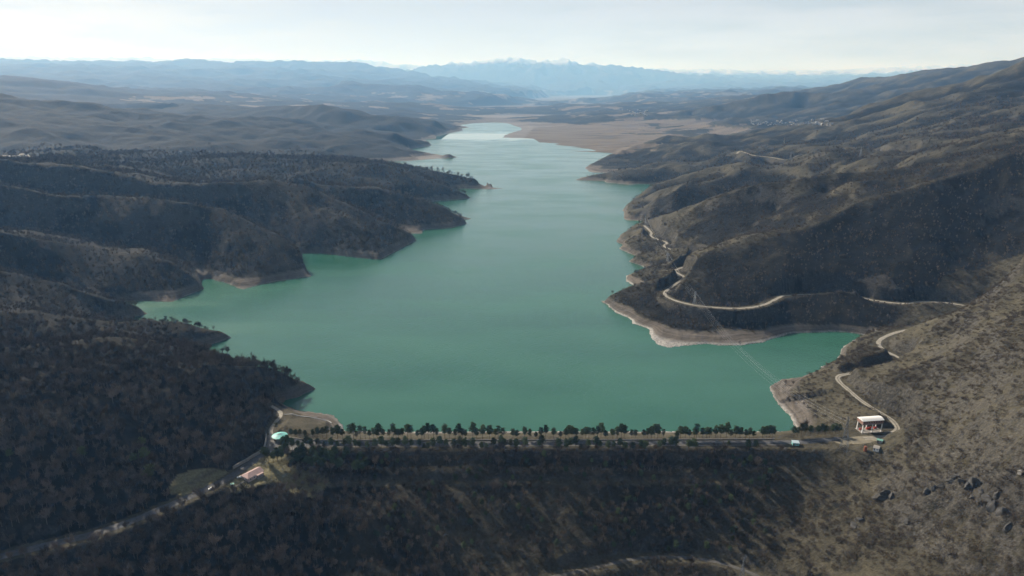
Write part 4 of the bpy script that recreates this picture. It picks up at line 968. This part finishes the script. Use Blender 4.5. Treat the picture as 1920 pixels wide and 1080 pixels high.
def lib(name, meshes):              # one mesh holding several parts, used as an instance source only
    v = []; f = []; mi = []
    for k, me in enumerate(meshes):
        b = len(v); v += [tuple(q.co) for q in me.vertices]
        for p in me.polygons: f.append(tuple(b+i for i in p.vertices)); mi.append(k)
    m2 = bpy.data.meshes.new(name); m2.from_pydata(v, [], f)
    for me in meshes: m2.materials.append(me.materials[0])
    m2.polygons.foreach_set('material_index', mi); return bpy.data.objects.new(name, m2)
def scatter(name, x, y, z, s, srcs, pick, label, cat):
    me = bpy.data.meshes.new(name); me.vertices.add(len(x)); me.vertices.foreach_set('co', np.stack([x, y, z], -1).ravel().astype(np.float32))
    for nm, val, ty_ in (('scl', s, 'FLOAT'), ('rot', rng.random(len(x))*6.28, 'FLOAT'), ('pick', pick, 'INT')):
        a = me.attributes.new(nm, ty_, 'POINT'); a.data.foreach_set('value', val.astype(np.float32 if ty_ == 'FLOAT' else np.int32))
    o = bpy.data.objects.new(name, me); col.objects.link(o); tag(o, label, cat, kind='stuff')
    ng = bpy.data.node_groups.new(name, 'GeometryNodeTree'); ng.interface.new_socket('Geometry', in_out='INPUT', socket_type='NodeSocketGeometry'); ng.interface.new_socket('Geometry', in_out='OUTPUT', socket_type='NodeSocketGeometry')
    N = ng.nodes.new; L = ng.links.new; gi = N('NodeGroupInput'); go = N('NodeGroupOutput'); jn = N('GeometryNodeJoinGeometry')
    def at_(nm, t_):
        a = N('GeometryNodeInputNamedAttribute'); a.data_type = t_; a.inputs['Name'].default_value = nm; return a.outputs['Attribute']
    sc, ro, pk = at_('scl', 'FLOAT'), at_('rot', 'FLOAT'), at_('pick', 'INT'); cx = N('ShaderNodeCombineXYZ'); L(ro, cx.inputs[2])
    for k, src in enumerate(srcs):
        cmp_ = N('FunctionNodeCompare'); cmp_.data_type = 'INT'; cmp_.operation = 'EQUAL'; L(pk, cmp_.inputs[2]); cmp_.inputs[3].default_value = k
        oi = N('GeometryNodeObjectInfo'); oi.inputs['Object'].default_value = src; oi.inputs['As Instance'].default_value = True
        ip = N('GeometryNodeInstanceOnPoints'); L(gi.outputs[0], ip.inputs['Points']); L(cmp_.outputs[0], ip.inputs['Selection']); L(oi.outputs['Geometry'], ip.inputs['Instance']); L(cx.outputs[0], ip.inputs['Rotation']); L(sc, ip.inputs['Scale']); L(ip.outputs[0], jn.inputs[0])
    L(jn.outputs[0], go.inputs[0]); md = o.modifiers.new('scatter', 'NODES'); md.node_group = ng; return o
FAR = variants(bare_parts, 4, 'trunk', 'crown', M['bark'], TW, n=80, l=1.7, w_=.36)
srcs = [lib('bare_tree_source', v_) for v_ in VB]+[lib('bare_tree_far_source', v_) for v_ in FAR]
pick = np.where(tr_ < 950, rng.integers(0, 5, len(tx)), 5+rng.integers(0, 4, len(tx)))
# a green tree here and there
scatter('woodland', tx[rest], ty[rest], tz[rest], ts[rest], srcs, pick[rest], 'continuous leafless brown woodland covering the hills round the lake', 'woodland')
scatter('scrub', sx[srest], sy[srest], sz[srest], ss[srest], [lib('shrub_source', v_) for v_ in VS], rng.integers(0, 4, srest.sum()), 'dry brown scrub spread over the slopes of the right bank', 'scrub')
print('TREES', rest.sum(), 'SCRUB', srest.sum())

# ------------------------------------------------------------------ rocks
def boulder(seed, sx_=1, sy_=1, sz_=1):
    r = random.Random(seed); import bmesh
    bm = bmesh.new(); bmesh.ops.create_icosphere(bm, subdivisions=3, radius=1)
    pl = [(Vector((r.gauss(0, 1), r.gauss(0, 1), r.gauss(0, 1))).normalized(), r.uniform(.5, .85)) for _ in range(12)]
    for v in bm.verts:
        for n_, d in pl:
            e = v.co.dot(n_)-d
            if e > 0: v.co -= n_*e
        v.co.x *= sx_; v.co.y *= sy_; v.co.z *= sz_
    me = bpy.data.meshes.new('rock_outcrop'); bm.to_mesh(me); bm.free(); me.materials.append(M['rockm']); return me
RM = [boulder(3, 4, 3, 3.4), boulder(9, 3, 3.4, 4.2), boulder(14, 5, 2.6, 2.8)]
crags = [(1795, 895), (1803, 902), (1786, 903), (1815, 912), (1826, 905), (1841, 922), (1852, 936), (1862, 948), (1836, 940), (1870, 930), (1880, 960), (1823, 930), (1660, 925), (1672, 930), (1655, 935), (1738, 925), (1752, 915), (1766, 912), (1700, 978), (1890, 990), (1600, 985), (1612, 976)]
for i, (px, py_) in enumerate(crags):
    p = hit(px, py_); o = bpy.data.objects.new('rock_outcrop', RM[i % 3]); col.objects.link(o); s = random.uniform(.8, 1.7); o.scale = (s, s, s); o.rotation_euler = (random.uniform(-.4, .4), random.uniform(-.4, .4), random.uniform(0, 6)); o.location = (p[0], p[1], p[2]-.8)
    tag(o, 'dark grey crag jutting from the dry slope at the lower right', 'rock', 'dark crags at the lower right')

# ------------------------------------------------------------------ villages and far buildings
M['hwall'] = mat('village_wall', (.30, .29, .28), .85); M['hroof'] = mat('village_roof', (.20, .205, .21), .7)
HW = MB().box(-6, 6, -4.5, 4.5, -1, 4); HR = MB().prism([(-5, 4), (0, 7), (5, 4)], -6.5, 6.5); hwm = me_of(HW, 'wall', M['hwall']); hrm = me_of(HR, 'roof', M['hroof'])
def village(x0, x1, y0, y1, n, lb, gr, seed):
    r = random.Random(seed)
    for k in range(n):
        px = r.uniform(x0, x1); p = hit(px, r.uniform(y0, y1)+(px-x0)/(x1-x0)*0)
        if p[1] > 9000: continue
        t = bpy.data.objects.new('village_house', None); col.objects.link(t); t.location = tuple(map(float, p)); t.rotation_euler = (0, 0, r.uniform(0, 3)); s = r.uniform(.8, 1.4); t.scale = (s, s, s); tag(t, lb, 'house', gr)
        for me, nm in ((hwm, 'wall'), (hrm, 'roof')):
            o = bpy.data.objects.new(nm, me); col.objects.link(o); o.parent = t
village(1405, 1560, 226, 236, 60, 'tiny pale village house on the plain at the foot of the right hand hills', 'houses of the village on the plain', 1)
village(1165, 1215, 206, 217, 22, 'tiny pale house of the hamlet on the low hills beyond the bare plain', 'houses of the far hamlet', 2)
p = hit(20, 296); t = empty('barn', p, R(2), 'long pale barn in the valley clearing at the left edge', 'barn')
MB().box(-28, 28, -6, 6, -1, 5).build('wall', M['hwall'], t); MB().prism([(-6.8, 5), (0, 8), (6.8, 5)], -29, 29).build('roof', M['hroof'], t)
p = hit(338, 287); t = empty('farmhouse', p, .3, 'lone white farmhouse beside dark trees in the wooded valley on the left', 'house')
MB().box(-7, 7, -5, 5, -1, 5).build('wall', M['white'], t); MB().prism([(-5.6, 5), (0, 8), (5.6, 5)], -7.5, 7.5).build('roof', M['hroof'], t)

# ------------------------------------------------------------------ air
hz_m = bpy.data.materials.new('haze'); hz_m.use_nodes = True; n = hz_m.node_tree; n.nodes.clear()
pv = n.nodes.new('ShaderNodeVolumePrincipled'); pv.inputs['Color'].default_value = (.27, .56, 1.0, 1); pv.inputs['Absorption Color'].default_value = (1, 1, 1, 1); pv.inputs['Density'].default_value = HAZE_DENSITY; pv.inputs['Anisotropy'].default_value = .18
om = n.nodes.new('ShaderNodeOutputMaterial'); n.links.new(pv.outputs[0], om.inputs['Volume'])
zmax = float(Z.max())+30; zmin = float(Z.min())-1-1
hb = MB().box(-66000, 66000, -3000, 76500, zmin, zmax).build('haze', hz_m); tag(hb, kind='stuff'); hb['label'] = 'thin blue haze over the valley'
print('ZRANGE', zmin, zmax, 'VERTS', X.size)
